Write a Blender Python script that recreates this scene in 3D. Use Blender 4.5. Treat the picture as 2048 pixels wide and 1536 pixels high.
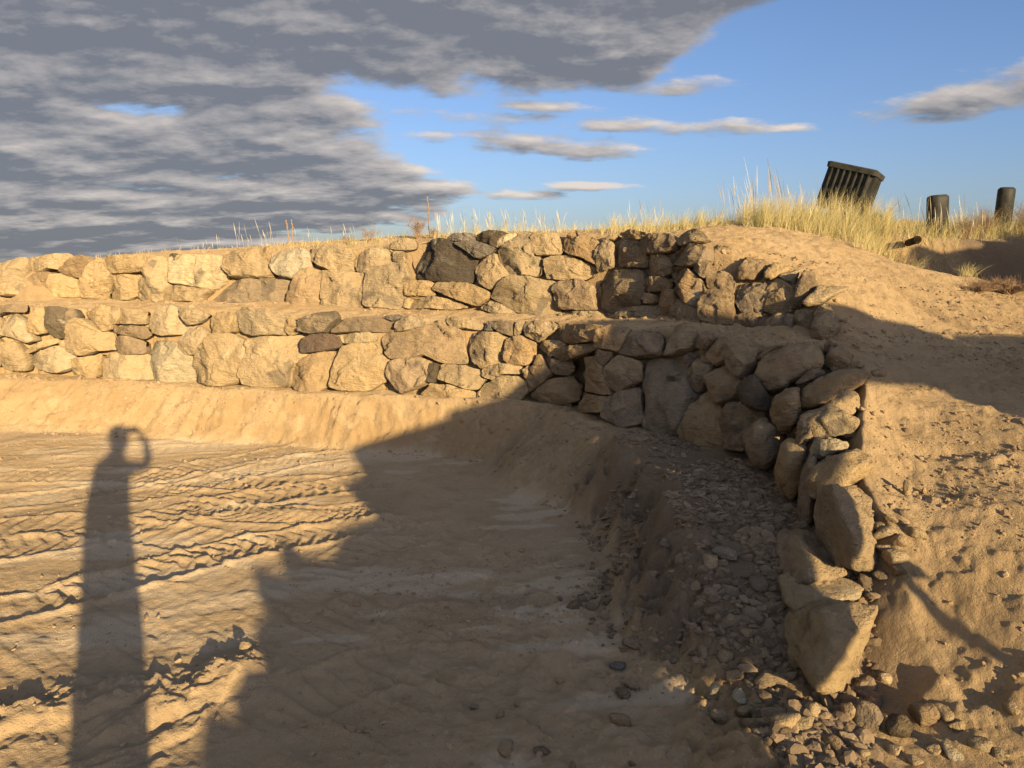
import bpy, math, random
import numpy as np

for o in list(bpy.data.objects):
    bpy.data.objects.remove(o, do_unlink=True)
scene = bpy.context.scene
COL = scene.collection

# ------------------------------------------------------------------ camera
FPX, YHOR, CAM_H = 1518.0, 525.0, 1.62          # focal length in photo pixels, horizon row, eye height
PITCH = math.atan((768 - YHOR) / FPX)
cam_d = bpy.data.cameras.new("camera")
cam = bpy.data.objects.new("camera", cam_d)
COL.objects.link(cam)
cam.location = (0, 0, CAM_H)
cam.rotation_euler = (math.pi / 2 - PITCH, 0, 0)
cam_d.sensor_width = 36.0
cam_d.lens = 36.0 * FPX / 2048.0
cam_d.clip_start = 0.05
cam_d.clip_end = 5000
scene.camera = cam

SUN_AZ, SUN_EL = math.radians(-27.17), math.radians(11.15)   # azimuth the light travels to, sun height
TO_SUN = (-math.sin(SUN_AZ) * math.cos(SUN_EL), -math.cos(SUN_AZ) * math.cos(SUN_EL), math.sin(SUN_EL))
sun_d = bpy.data.lights.new("sun", 'SUN')
sun_d.energy = 4.0
sun_d.angle = math.radians(0.53)
sun_d.color = (1.0, 0.77, 0.44)
sun = bpy.data.objects.new("sun", sun_d)
COL.objects.link(sun)
sun.location = (20, -40, 12)
sun.rotation_euler = (math.pi / 2 - SUN_EL, 0, -SUN_AZ)

scene.view_settings.view_transform = 'Standard'
scene.view_settings.look = 'None'
scene.view_settings.exposure = 0.92
scene.view_settings.gamma = 1.0
scene.view_settings.use_curve_mapping = False

# ------------------------------------------------------------------ small node language
class V:
    def __init__(s, nt, sock): s.nt, s.s = nt, sock
    def _m(s, op, *a, clamp=False): return mnode(s.nt, op, s, *a, clamp=clamp)
    def __add__(s, o): return s._m('ADD', o)
    __radd__ = __add__
    def __mul__(s, o): return s._m('MULTIPLY', o)
    __rmul__ = __mul__
    def __sub__(s, o): return s._m('SUBTRACT', o)
    def __rsub__(s, o): return mnode(s.nt, 'SUBTRACT', o, s)
    def __truediv__(s, o): return s._m('DIVIDE', o)
    def __rtruediv__(s, o): return mnode(s.nt, 'DIVIDE', o, s)
    def max(s, o): return s._m('MAXIMUM', o)
    def min(s, o): return s._m('MINIMUM', o)
    def pow(s, o): return s._m('POWER', o)
    def sqrt(s): return s._m('SQRT')
    def clamp(s): return s._m('ADD', 0.0, clamp=True)

def put(nt, inp, v):
    if isinstance(v, V): nt.links.new(v.s, inp)
    else: inp.default_value = v

def mnode(nt, op, *a, clamp=False):
    n = nt.nodes.new('ShaderNodeMath'); n.operation = op; n.use_clamp = clamp
    for i, x in enumerate(a): put(nt, n.inputs[i], x)
    return V(nt, n.outputs[0])

def sstep(nt, x, a, b, lo=0.0, hi=1.0):
    n = nt.nodes.new('ShaderNodeMapRange'); n.interpolation_type = 'SMOOTHSTEP'
    put(nt, n.inputs[0], x)
    for i, q in enumerate((a, b, lo, hi)): n.inputs[i + 1].default_value = q
    return V(nt, n.outputs[0])

def combine(nt, x, y, z):
    n = nt.nodes.new('ShaderNodeCombineXYZ')
    for i, q in enumerate((x, y, z)): put(nt, n.inputs[i], q)
    return V(nt, n.outputs[0])

def noise(nt, vec, scale, detail=4.0, rough=0.5, dist=0.0, out='Fac'):
    n = nt.nodes.new('ShaderNodeTexNoise'); n.noise_dimensions = '3D'
    if vec is not None: put(nt, n.inputs['Vector'], vec)
    n.inputs['Scale'].default_value = scale; n.inputs['Detail'].default_value = detail
    n.inputs['Roughness'].default_value = rough; n.inputs['Distortion'].default_value = dist
    return V(nt, n.outputs[out])

def mixc(nt, f, a, b, mode='MIX'):
    n = nt.nodes.new('ShaderNodeMix'); n.data_type = 'RGBA'; n.blend_type = mode
    put(nt, n.inputs[0], f)
    for i, q in ((6, a), (7, b)):
        if isinstance(q, V): nt.links.new(q.s, n.inputs[i])
        else: n.inputs[i].default_value = (*q, 1.0) if len(q) == 3 else q
    return V(nt, n.outputs[2])

# ------------------------------------------------------------------ sky with a broken evening cloud deck
world = bpy.data.worlds.new("World"); scene.world = world
world.use_nodes = True
wt = world.node_tree
wt.nodes.clear()
SKY_STRENGTH = 0.11
SKY_TINT = (0.72, 0.72, 0.86)
HAZE_TINT = (0.66, 0.66, 0.84)
sky = wt.nodes.new('ShaderNodeTexSky'); sky.sky_type = 'NISHITA'; sky.sun_disc = False
sky.sun_elevation = SUN_EL
sky.sun_rotation = math.atan2(TO_SUN[0], TO_SUN[1])
sky.altitude = 400; sky.air_density = 1.0; sky.dust_density = 1.7; sky.ozone_density = 2.5
tc = wt.nodes.new('ShaderNodeTexCoord')
sep = wt.nodes.new('ShaderNodeSeparateXYZ'); wt.links.new(tc.outputs['Generated'], sep.inputs[0])
dx, dy, dz = (V(wt, sep.outputs[i]) for i in range(3))
DEG = 180 / math.pi
az = mnode(wt, 'ARCTAN2', dx, dy) * DEG
el = mnode(wt, 'ARCSINE', dz) * DEG

def cloud_density(d_az, d_el):
    """cloud deck seen in direction (az, el); shifted a little to find its sunlit side"""
    a, e = az + d_az, el + d_el
    h = 1.0 / (e.max(0.0) * (1 / DEG) + 0.16)
    ar = a * (1 / DEG)
    px = mnode(wt, 'SINE', ar) * h
    py = mnode(wt, 'COSINE', ar) * h
    vec = combine(wt, px * 0.8, py, 0.0)
    n1 = noise(wt, vec, 3.4, 7.0, 0.6, 0.1)
    n2 = noise(wt, combine(wt, px * 0.5 + 11.0, py * 1.1, 3.0), 1.1, 2.0, 0.5, 0.1)
    def blob(a0, e0, ra, re, tilt=0.0, soft=1.0):
        u = (a - a0) * (1 / ra)
        w = (e - e0 - (a - a0) * tilt) * (1 / re)
        return (1.0 - (u * u + w * w).sqrt()) * soft
    # the great bank on the left, thinning to the right of centre
    q5 = (e - 5.2) * (1 / 1.9)
    edge = a + 4.5 - mnode(wt, 'EXPONENT', 0.0 - q5 * q5) * 6.0 + (3.2 - e).max(0.0) * 2.5
    bank = sstep(wt, edge, -13.0, 7.0, 0.70, -0.85).max(-0.85)
    bank = bank - sstep(wt, a, -150.0, -120.0, 0.6, 0.0)
    low = 10.9 + (a - 8.0).max(0.0) * 0.5 + (0.0 - 10.0 - a).max(0.0) * 0.3
    deck = sstep(wt, e - low, -2.4, 3.0, -0.85, 0.70) - sstep(wt, a, 32.0, 60.0, 0.0, 1.2)
    m = bank.max(deck)
    for b in ((3.2, 8.2, 8.5, 1.05, -0.03, 0.55), (13.5, 9.3, 6.5, 1.0, -0.02, 0.42), (-2.5, 10.4, 6.5, 0.9, -0.02, 0.4),
              (5.4, 5.55, 2.6, 0.32, 0.0, 0.5), (30.5, 10.2, 8.0, 1.35, 0.12, 0.6), (-0.5, 4.9, 2.6, 0.4, 0.0, 0.4),
              (11.5, 11.9, 4.0, 0.7, 0.0, 0.34), (-4.5, 9.0, 5.0, 0.8, 0.0, 0.42), (7.5, 9.6, 5.0, 0.7, 0.0, 0.42), (19.0, 9.0, 4.5, 0.5, 0.02, 0.34), (2.0, 11.0, 6.0, 0.6, 0.0, 0.4), (75.0, 22.0, 26.0, 6.0, 0.0, 0.5), (130.0, 30.0, 30.0, 8.0, 0.0, 0.4),
              (-40.0, 45.0, 60.0, 16.0, 0.0, 0.6)):
        m = m.max(blob(*b))
    return m + (n1 - 0.5) * 1.6 + (n2 - 0.5) * 1.5

D0 = cloud_density(0.0, 0.0)
D1 = cloud_density(0.5, 0.55)
alpha = sstep(wt, D0, 0.0, 0.34) * sstep(wt, el, -1.0, 1.0)
lit = ((D0 - D1) * 1.4 + 0.46 - (D0 - 0.05).max(0.0).min(0.7) * 0.62).clamp()
K = 1.0 / SKY_STRENGTH
shade_c = tuple(c * K for c in (0.100, 0.106, 0.122))
light_c = tuple(c * K for c in (0.42, 0.375, 0.34))
cl = mixc(wt, lit, shade_c, light_c)
skyc = mixc(wt, 1.0, V(wt, sky.outputs[0]), mixc(wt, sstep(wt, el, 1.0, 20.0), HAZE_TINT, SKY_TINT), 'MULTIPLY')
final = mixc(wt, alpha * 0.96, skyc, cl)
bg = wt.nodes.new('ShaderNodeBackground'); bg.inputs[1].default_value = SKY_STRENGTH
wt.links.new(final.s, bg.inputs[0])
wo = wt.nodes.new('ShaderNodeOutputWorld'); wt.links.new(bg.outputs[0], wo.inputs[0])
world.cycles.sampling_method = 'MANUAL'
world.cycles.sample_map_resolution = 256
scene.cycles.max_bounces = 7
scene.cycles.diffuse_bounces = 6
scene.cycles.glossy_bounces = 1
scene.cycles.use_denoising = True

# ------------------------------------------------------------------ geometry helpers
def ray(px, py):
    a = (np.asarray(px, float) - 1024) / FPX
    b = (768 - np.asarray(py, float)) / FPX
    return np.stack([a, math.cos(PITCH) + b * math.sin(PITCH), -math.sin(PITCH) + b * math.cos(PITCH)], -1)

EYE = np.array([0, 0, CAM_H])
def at_z(px, py, z):
    d = ray(px, py); return EYE + d * ((z - CAM_H) / d[..., 2])[..., None]
def at_y(px, py, Y):
    d = ray(px, py); return EYE + d * (Y / d[..., 1])[..., None]

def _hash(ix, iy, iz, seed):
    h = (ix.astype(np.int64) * 374761393 + iy.astype(np.int64) * 668265263 + iz.astype(np.int64) * 2147483647 // 7 + seed * 974634777) & 0xFFFFFFFF
    h = ((h ^ (h >> 13)) * 1274126177) & 0xFFFFFFFF
    h = ((h ^ (h >> 16)) * 2246822519) & 0xFFFFFFFF
    h = h ^ (h >> 15)
    return (h & 0xFFFFFF) / float(0xFFFFFF)

def vnoise2(x, y, seed=0):
    x0, y0 = np.floor(x), np.floor(y)
    fx, fy = x - x0, y - y0
    fx, fy = fx * fx * fx * (fx * (fx * 6 - 15) + 10), fy * fy * fy * (fy * (fy * 6 - 15) + 10)
    z = np.zeros_like(x0)
    a, b = _hash(x0, y0, z, seed), _hash(x0 + 1, y0, z, seed)
    c, d = _hash(x0, y0 + 1, z, seed), _hash(x0 + 1, y0 + 1, z, seed)
    return (a + (b - a) * fx) * (1 - fy) + (c + (d - c) * fx) * fy - 0.5

def fbm2(x, y, f, octv=4, gain=0.5, seed=0):
    s = np.zeros_like(x, dtype=float); amp = 1.0
    for o in range(octv):
        c, sn = math.cos(o * 1.3), math.sin(o * 1.3)
        s += amp * vnoise2((x * c - y * sn) * f + o * 17.3, (x * sn + y * c) * f - o * 9.1, seed + o * 31)
        f *= 2.03; amp *= gain
    return s

def vnoise3(p, seed=0):
    i = np.floor(p); f = p - i; f = f * f * (3 - 2 * f)
    r = 0
    for a in (0, 1):
        for b in (0, 1):
            for c in (0, 1):
                w = (f[:, 0] if a else 1 - f[:, 0]) * (f[:, 1] if b else 1 - f[:, 1]) * (f[:, 2] if c else 1 - f[:, 2])
                r = r + w * _hash(i[:, 0] + a, i[:, 1] + b, i[:, 2] + c, seed)
    return r - 0.5

def fbm3(p, f, octv=4, gain=0.5, seed=0):
    s = 0; amp = 1.0
    for o in range(octv):
        s = s + amp * vnoise3(p * f + o * 13.7, seed + 7 * o); f *= 2.03; amp *= gain
    return s

def smooth(x, a, b):
    t = np.clip((x - a) / (b - a), 0, 1); return t * t * (3 - 2 * t)

def mesh_np(name, verts, faces, mat, parent=None, smooth_shade=True, mats=None):
    """one mesh object from numpy arrays; faces (n,3) or (n,4)"""
    me = bpy.data.meshes.new(name)
    verts = np.asarray(verts, np.float32); faces = np.asarray(faces, np.int32)
    k = faces.shape[1]
    me.vertices.add(len(verts)); me.vertices.foreach_set('co', verts.ravel())
    me.loops.add(faces.size); me.loops.foreach_set('vertex_index', faces.ravel())
    me.polygons.add(len(faces)); me.polygons.foreach_set('loop_start', np.arange(0, faces.size, k, dtype=np.int32))
    me.polygons.foreach_set('use_smooth', np.full(len(faces), smooth_shade))
    me.update(calc_edges=True); me.validate()
    if mat is not None: me.materials.append(mat)
    return add_obj(name, me, parent)

def add_obj(name, me, parent=None):
    o = bpy.data.objects.new(name, me); COL.objects.link(o)
    if parent is not None: o.parent = parent
    return o

def tag(o, label=None, cat=None, group=None, kind=None):
    if label: o['label'] = label
    if cat: o['category'] = cat
    if group: o['group'] = group
    if kind: o['kind'] = kind
    return o

def empty(name, loc=(0, 0, 0), rz=0.0):
    o = bpy.data.objects.new(name, None); COL.objects.link(o)
    o.location = loc; o.rotation_euler = (0, 0, rz); o.empty_display_size = 0.1
    return o

# ------------------------------------------------------------------ materials
def new_mat(name, rough=0.95):
    m = bpy.data.materials.new(name); m.use_nodes = True
    nt = m.node_tree; b = nt.nodes['Principled BSDF']
    b.inputs['Roughness'].default_value = rough
    b.inputs['Diffuse Roughness'].default_value = 1.0
    b.inputs['Specular IOR Level'].default_value = 0.12
    return m, nt, b

def geo_pos(nt):
    n = nt.nodes.new('ShaderNodeNewGeometry'); return V(nt, n.outputs['Position'])
def obj_co(nt):
    n = nt.nodes.new('ShaderNodeTexCoord'); return V(nt, n.outputs['Object'])
def attr(nt, name):
    n = nt.nodes.new('ShaderNodeAttribute'); n.attribute_name = name; return V(nt, n.outputs['Fac'])
def bump(nt, b, h, strength, dist):
    n = nt.nodes.new('ShaderNodeBump'); n.inputs['Strength'].default_value = strength; n.inputs['Distance'].default_value = dist
    put(nt, n.inputs['Height'], h); nt.links.new(n.outputs[0], b.inputs['Normal'])

DUST = (0.40, 0.285, 0.165)

def soil_material():
    m, nt, b = new_mat("dry_soil")
    p = geo_pos(nt)
    n1 = noise(nt, p, 0.9, 5, 0.6); n2 = noise(nt, p, 7.0, 6, 0.65); n3 = noise(nt, p, 60.0, 4, 0.6)
    c = mixc(nt, sstep(nt, n1, 0.3, 0.7), (0.41, 0.285, 0.148), (0.50, 0.365, 0.205))
    c = mixc(nt, sstep(nt, n2, 0.46, 0.68) * 0.65, c, (0.34, 0.235, 0.125))
    c = mixc(nt, sstep(nt, noise(nt, p, 24.0, 4, 0.6), 0.54, 0.72) * 0.45, c, (0.31, 0.215, 0.12))
    c = mixc(nt, sstep(nt, n3, 0.55, 0.8) * 0.4, c, (0.52, 0.40, 0.26))
    c = mixc(nt, attr(nt, 'pale') * 0.75, c, (0.60, 0.48, 0.32))
    c = mixc(nt, attr(nt, 'bank') * sstep(nt, noise(nt, p, 3.0, 5, 0.65, 0.6), 0.42, 0.62) * 0.6, c, (0.40, 0.265, 0.125))
    c = mixc(nt, attr(nt, 'bank') * sstep(nt, noise(nt, p, 4.3, 5, 0.65, 0.3), 0.56, 0.68) * 0.6, c, (0.55, 0.42, 0.25))
    c = mixc(nt, attr(nt, 'dark_soil') * 0.8, c, (0.20, 0.145, 0.095))
    nt.links.new(c.s, b.inputs['Base Color'])
    n4 = noise(nt, p, 130.0, 5, 0.7); n5 = noise(nt, p, 28.0, 5, 0.6)
    bump(nt, b, n4 * 0.45 + n5 * 1.0, 0.85, 0.025)
    return m

def stone_material():
    """object colour = the stone's own tone, alpha = how much of it is bare of dust"""
    m, nt, b = new_mat("field_stone", 0.9)
    oi = nt.nodes.new('ShaderNodeObjectInfo')
    own, rnd, bare = V(nt, oi.outputs['Color']), V(nt, oi.outputs['Random']), V(nt, oi.outputs['Alpha'])
    p = geo_pos(nt)
    q = nt.nodes.new('ShaderNodeVectorMath'); q.operation = 'ADD'
    nt.links.new(p.s, q.inputs[0]); nt.links.new(combine(nt, rnd * 31.0, rnd * 17.0, rnd * 53.0).s, q.inputs[1])
    p = V(nt, q.outputs[0])
    n1 = noise(nt, p, 4.5, 6, 0.62, 0.4); n2 = noise(nt, p, 19.0, 6, 0.65); n3 = noise(nt, p, 75.0, 4, 0.6); n4 = noise(nt, p, 2.6, 3, 0.5, 0.8)
    c = mixc(nt, sstep(nt, n2, 0.40, 0.66) * 0.6, own, mixc(nt, 0.5, own, (0.15, 0.105, 0.06)))
    c = mixc(nt, sstep(nt, n4, 0.60, 0.66) * 0.6, c, (0.15, 0.125, 0.095))      # bare grey-brown weathered patches
    c = mixc(nt, sstep(nt, n4, 0.36, 0.29) * 0.6, c, (0.56, 0.47, 0.33))       # pale crust
    # dust settles on most of every stone; fresh breaks stay bare
    geo = nt.nodes.new('ShaderNodeNewGeometry'); sp = nt.nodes.new('ShaderNodeSeparateXYZ'); nt.links.new(geo.outputs['Normal'], sp.inputs[0])
    up = V(nt, sp.outputs[2])
    cover = (n1 * 2.2 - 0.72 + up * 0.35 - bare * 0.75).clamp()
    c = mixc(nt, sstep(nt, cover, 0.15, 0.6) * 0.72, c, mixc(nt, n2, (0.41, 0.30, 0.165), (0.50, 0.375, 0.215)))
    c = mixc(nt, sstep(nt, n3, 0.6, 0.8) * 0.25, c, (0.55, 0.45, 0.32))
    nt.links.new(c.s, b.inputs['Base Color'])
    n6 = noise(nt, p, 210.0, 3, 0.6)
    sv = nt.nodes.new('ShaderNodeVectorMath'); sv.operation = 'MULTIPLY'; nt.links.new(p.s, sv.inputs[0]); nt.links.new(combine(nt, 1.0 + rnd * 2.0, 3.0 - rnd * 2.0, 4.0 + rnd * 6.0).s, sv.inputs[1])
    st_n = noise(nt, V(nt, sv.outputs[0]), 7.0, 5, 0.6, 0.3)
    bump(nt, b, n2 * 0.9 + n3 * 0.45 + n1 * 0.8 + st_n * 1.2 + n6 * 0.16, 1.0, 0.04)
    return m

def plain_material(name, c1, c2, scale=20.0, rough=0.9, bumpd=0.004, spec=0.12):
    m, nt, b = new_mat(name, rough)
    b.inputs['Specular IOR Level'].default_value = spec
    p = geo_pos(nt)
    n = noise(nt, p, scale, 4, 0.6)
    c = mixc(nt, sstep(nt, n, 0.3, 0.7), c1, c2)
    nt.links.new(c.s, b.inputs['Base Color'])
    if bumpd: bump(nt, b, noise(nt, p, scale * 4, 4, 0.6), 0.6, bumpd)
    return m

SOIL = soil_material()
STONE = stone_material()
TONES = {  # own colour + bareness
    'm': (0.17, 0.140, 0.10, 0.45), 'n': (0.15, 0.105, 0.075, 0.60), 't': (0.47, 0.355, 0.205, 0.30), 'r': (0.38, 0.27, 0.155, 0.25), 'b': (0.29, 0.215, 0.135, 0.45), 'g': (0.20, 0.180, 0.155, 0.70),
    'd': (0.105, 0.084, 0.060, 0.75), 'p': (0.50, 0.42, 0.28, 0.55), 'q': (0.36, 0.27, 0.165, 0.5), 'h': (0.34, 0.275, 0.195, 0.50)}

# ------------------------------------------------------------------ the lie of the land
# lower wall: photo column, base row, base height, top row, distance of the top, bench width, toe width
LW = [(-420, 742, .42, 610, 8.95, .20, .95), (0, 750, .42, 615, 8.22, .20, .90), (200, 756, .42, 612, 7.95, .15, .75), (400, 771, .42, 616, 7.60, .10, .58),
      (600, 781, .42, 622, 7.30, .10, .48), (800, 790, .42, 636, 7.05, .10, .48), (950, 797, .42, 640, 6.90, .10, .50), (1070, 802, .42, 642, 6.65, .12, .60),
      (1140, 812, .42, 646, 6.35, .16, .75), (1200, 845, .42, 655, 5.95, .22, .80), (1290, 857, .42, 662, 5.75, .32, .78), (1380, 887, .42, 668, 5.35, .42, .84),
      (1470, 925, .42, 676, 5.02, .54, .95), (1540, 940, .42, 686, 4.78, .64, 1.02)]
LWP = np.array([at_z(a, b, c) for a, b, c, *_ in LW])
LWT = np.array([at_y(a, d, e) for a, b, c, d, e, *_ in LW])
# the return along the right, running back towards the viewer: x, y, base z, bench, toe / top x, y
RB = [(1.60, 4.10, .42, .74, 1.12), (1.57, 3.75, .40, .72, 1.12), (1.50, 3.40, .35, .66, 1.06), (1.44, 3.05, .29, .64, 1.04), (1.36, 2.78, .21, .60, .98),
      (1.26, 2.55, .10, .48, .88), (1.12, 2.35, .05, .25, .6), (1.2, 1.9, .02, .1, .5), (1.3, 1.2, .0, .1, .4), (1.2, 0.0, .0, .1, .4), (0.6, -1.6, .0, .1, .4), (-0.6, -3.5, .0, .1, .4), (-3, -6.5, 0, .1, .4)]
RT = [(2.04, 4.45), (1.90, 4.10), (1.76, 3.75), (1.60, 3.40), (1.58, 3.05), (1.54, 2.78), (1.52, 2.50), (1.55, 2.1), (1.9, 1.5), (2.4, 0.9), (2.6, 0.0), (1.9, -2.1), (0.6, -4.2), (-2, -8)]
C1 = np.array([(p[0], p[1]) for p in LWP] + [(r[0], r[1]) for r in RB])
C1A = np.array([(p[2], l[5], l[6]) for p, l in zip(LWP, LW)] + [(r[2], r[3], r[4]) for r in RB])
T1 = np.array([(p[0], p[1]) for p in LWT] + RT)
# upper wall
UW = [(-420, 588, 1.24, 522, 10.4), (0, 598, 1.19, 528, 9.30), (200, 600, 1.18, 514, 9.05), (400, 606, 1.17, 512, 8.75), (600, 613, 1.15, 500, 8.50), (800, 618, 1.14, 492, 8.15), (900, 622, 1.135, 474, 7.90), (1000, 627, 1.13, 468, 7.62),
      (1130, 632, 1.12, 470, 7.38), (1250, 638, 1.12, 470, 7.05), (1400, 655, 1.13, 505, 6.10), (1500, 660, 1.13, 540, 5.85), (1590, 668, 1.13, 570, 5.50), (1650, 676, 1.13, 600, 5.25), (1700, 690, 1.12, 660, 4.95)]
UWP = np.array([at_z(a, b, c) for a, b, c, *_ in UW])
UWT = np.array([at_y(a, d, e) for a, b, c, d, e in UW])
C2 = UWP[:, :2]; T2 = UWT[:, :2]

def to_curve(x, y, P):
    """signed distance (positive behind the wall), and the nearest place along the polyline"""
    best = np.full(x.shape, 1e9); sgn = np.ones(x.shape); pos = np.zeros(x.shape)
    for i in range(len(P) - 1):
        a, b = P[i], P[i + 1]; d = b - a; L2 = d @ d
        t = np.clip(((x - a[0]) * d[0] + (y - a[1]) * d[1]) / L2, 0, 1)
        ex, ey = x - (a[0] + t * d[0]), y - (a[1] + t * d[1])
        q = ex * ex + ey * ey
        cr = d[0] * ey - d[1] * ex
        k = q < best - 1e-9
        best = np.where(k, q, best); sgn = np.where(k, np.where(cr >= 0, 1.0, -1.0), sgn); pos = np.where(k, i + t, pos)
    return np.sqrt(best) * sgn, pos

def table(pos, col): return np.interp(pos, np.arange(len(col)), col)

class RBF:
    def __init__(s, pts):
        pts = np.array(pts, float); s.c = pts[:, :2]; n = len(pts)
        A = s.k(np.linalg.norm(s.c[:, None] - s.c[None], axis=2)) + np.eye(n) * 1e-3
        Pm = np.c_[np.ones(n), s.c]
        M = np.block([[A, Pm], [Pm.T, np.zeros((3, 3))]])
        s.w = np.linalg.solve(M, np.r_[pts[:, 2], 0, 0, 0])
    @staticmethod
    def k(r): return r
    def __call__(s, x, y):
        z = s.w[-3] + s.w[-2] * x + s.w[-1] * y
        for c, w in zip(s.c, s.w[:-3]): z = z + w * np.sqrt((x - c[0]) ** 2 + (y - c[1]) ** 2)
        return z

bank_pts = [(1700, 640, 5.3), (1750, 700, 4.9), (1850, 640, 5.5), (1950, 700, 5.0), (2048, 640, 5.8), (2048, 740, 4.6), (2048, 840, 3.75), (1900, 800, 4.1), (1800, 760, 4.35),
            (1800, 850, 3.85), (1800, 950, 3.45), (1950, 950, 3.35), (2048, 1000, 3.1), (1850, 1060, 3.05), (1850, 1200, 2.72), (2048, 1200, 2.62), (1950, 1350, 2.42), (2048, 1500, 2.2),
            (1800, 1500, 2.26)]
shared = [tuple(at_y(a, b, c)) for a, b, c in bank_pts]
shared += [(3.0, 2.4, .50), (2.6, 1.5, .30), (4.5, 2.5, .72), (4.5, 0.5, .60), (3.2, -0.5, .42), (3.5, -3, .45), (7, 0, .95), (7, -4, .9), (8, 4, 1.25), (1.5, -6, .3), (14, 0, 1.3), (0, -14, .5), (14, -10, 1.2)]
mound = [(1450, 492, 6.35), (1450, 461, 7.3), (1550, 459, 7.5), (1550, 515, 6.25), (1650, 555, 5.85), (1650, 495, 6.9), (1700, 478, 7.7), (1750, 560, 6.0), (1800, 520, 7.0), (1850, 600, 5.9), (1950, 575, 6.4),
         (2048, 575, 6.5), (1850, 545, 6.6), (1350, 468, 7.6)]
shared_m = [tuple(at_y(a, b, c)) for a, b, c in mound[4:5] + mound[7:8] + mound[9:13]]
low_pts = shared + shared_m + [(p[0], p[1], p[2] - .02) for p in LWT[1::2]] + [tuple(p) for p in UWP[1::2]]
low_pts += [(a[0], a[1], z) for a, z in zip(RT[:7], (1.07, .97, .84, .70, .56, .43, .34))]
up_pts = shared + [tuple(at_y(a, b, c)) for a, b, c in mound] + [(p[0], p[1], p[2] - .03) for p in UWT[1:]]
up_pts += [tuple(at_y(a, b, c)) for a, b, c in [(0, 512, 10.2), (300, 500, 9.8), (600, 488, 9.4), (850, 472, 9.2), (1000, 466, 8.8), (1200, 464, 8.4), (1300, 457, 8.2), (1500, 446, 8.3), (1650, 440, 8.6), (1690, 425, 9.4), (1800, 455, 8.8), (1870, 462, 8.9), (1960, 452, 9.2), (2048, 445, 9.4), (1500, 450, 9.8), (1000, 470, 10.5), (400, 500, 11.5), (2048, 470, 11.5), (-200, 515, 11.5)]]
LOW, UPP = RBF(low_pts), RBF(up_pts)

def track(x, y, pix, width, pitch, amp, seed, sharp=0.55, chev=0.0, sink=0.006):
    P = at_z(np.array([p[0] for p in pix]), np.array([p[1] for p in pix]), 0.0)[:, :2]
    t = np.linspace(0, len(P) - 1, 9 * (len(P) - 1) + 1)
    P = np.c_[np.interp(t, range(len(P)), P[:, 0]), np.interp(t, range(len(P)), P[:, 1])]
    for _ in range(6): P[1:-1] = (P[:-2] + 2 * P[1:-1] + P[2:]) / 4
    box = (x > P[:, 0].min() - 1) & (x < P[:, 0].max() + 1) & (y > P[:, 1].min() - 1) & (y < P[:, 1].max() + 1)
    z = np.zeros_like(x)
    if not box.any(): return z
    X, Y = x[box], y[box]
    wx = fbm2(X, Y, 4, 2, .5, seed) * 0.018; wy = fbm2(X, Y, 4, 2, .5, seed + 5) * 0.018
    d, pos = to_curve(X + wx, Y + wy, P)
    seg = np.r_[0, np.cumsum(np.linalg.norm(np.diff(P, axis=0), axis=1))]
    s = np.interp(pos, np.arange(len(P)), seg)
    ends = smooth(pos, 0.3, 3) * smooth(len(P) - 1 - pos, 0.3, 3)
    lat = np.abs(d)
    inside = smooth(lat, width / 2 + .008, width / 2 - .008) * ends
    ph = s / pitch + chev * lat / pitch + fbm2(X, Y, 3, 2, .5, seed + 9) * 0.14
    saw = ph - np.floor(ph)
    bar = smooth(saw, .18, .62) * smooth(saw, .78, .64)
    wear = 0.35 + 1.3 * np.clip(fbm2(X, Y, 2.2, 3, .55, seed + 3) + 0.45, 0, 1)
    berm = np.exp(-((lat - width / 2 - .015) / .022) ** 2) * ends * (0.5 + 1.2 * np.clip(fbm2(X, Y, 14, 3, .6, seed + 2) + .5, 0, 1))
    amp = amp * .5
    z[box] = inside * (bar * amp * wear - sink) + berm * amp * 0.9
    return z

TRACKS = [([(-100, 1012), (200, 985), (420, 930), (620, 895), (760, 885)], .34, .085, .020, 1, .6, 0, .006),
          ([(-100, 1115), (150, 1085), (380, 1030), (600, 985), (800, 955)], .36, .10, .026, 2, .5, .4, .006),
          ([(60, 1215), (260, 1165), (480, 1100), (700, 1060), (860, 1050)], .32, .09, .028, 3, .55, .5, .008),
          ([(-60, 955), (220, 950), (480, 975), (700, 965)], .34, .095, .022, 4, .6, 0, .004),
          ([(300, 1010), (480, 1035), (640, 1040), (820, 1010)], .30, .08, .024, 5, .5, 1.1, .008),
          ([(-100, 1060), (120, 1050), (330, 1075), (560, 1120)], .34, .11, .022, 6, .6, 0, .006),
          ([(180, 1010), (360, 985), (560, 930), (700, 905)], .3, .075, .020, 7, .5, -.8, .004),
          ([(-60, 1240), (120, 1205), (300, 1150), (420, 1150)], .3, .10, .022, 8, .5, 0, .004),
          ([(-60, 905), (250, 905), (500, 890)], .30, .09, .012, 9, .6, 0, .002),
          ([(620, 1180), (740, 1090), (900, 1050), (1060, 1080)], .30, .09, .018, 10, .6, 0, .006),
          ([(640, 1260), (800, 1180), (960, 1170), (1120, 1240)], .30, .09, .018, 11, .6, 0, .006),
          ([(560, 1420), (760, 1330), (960, 1330), (1120, 1420)], .30, .10, .018, 12, .6, 0, .006)]

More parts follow.
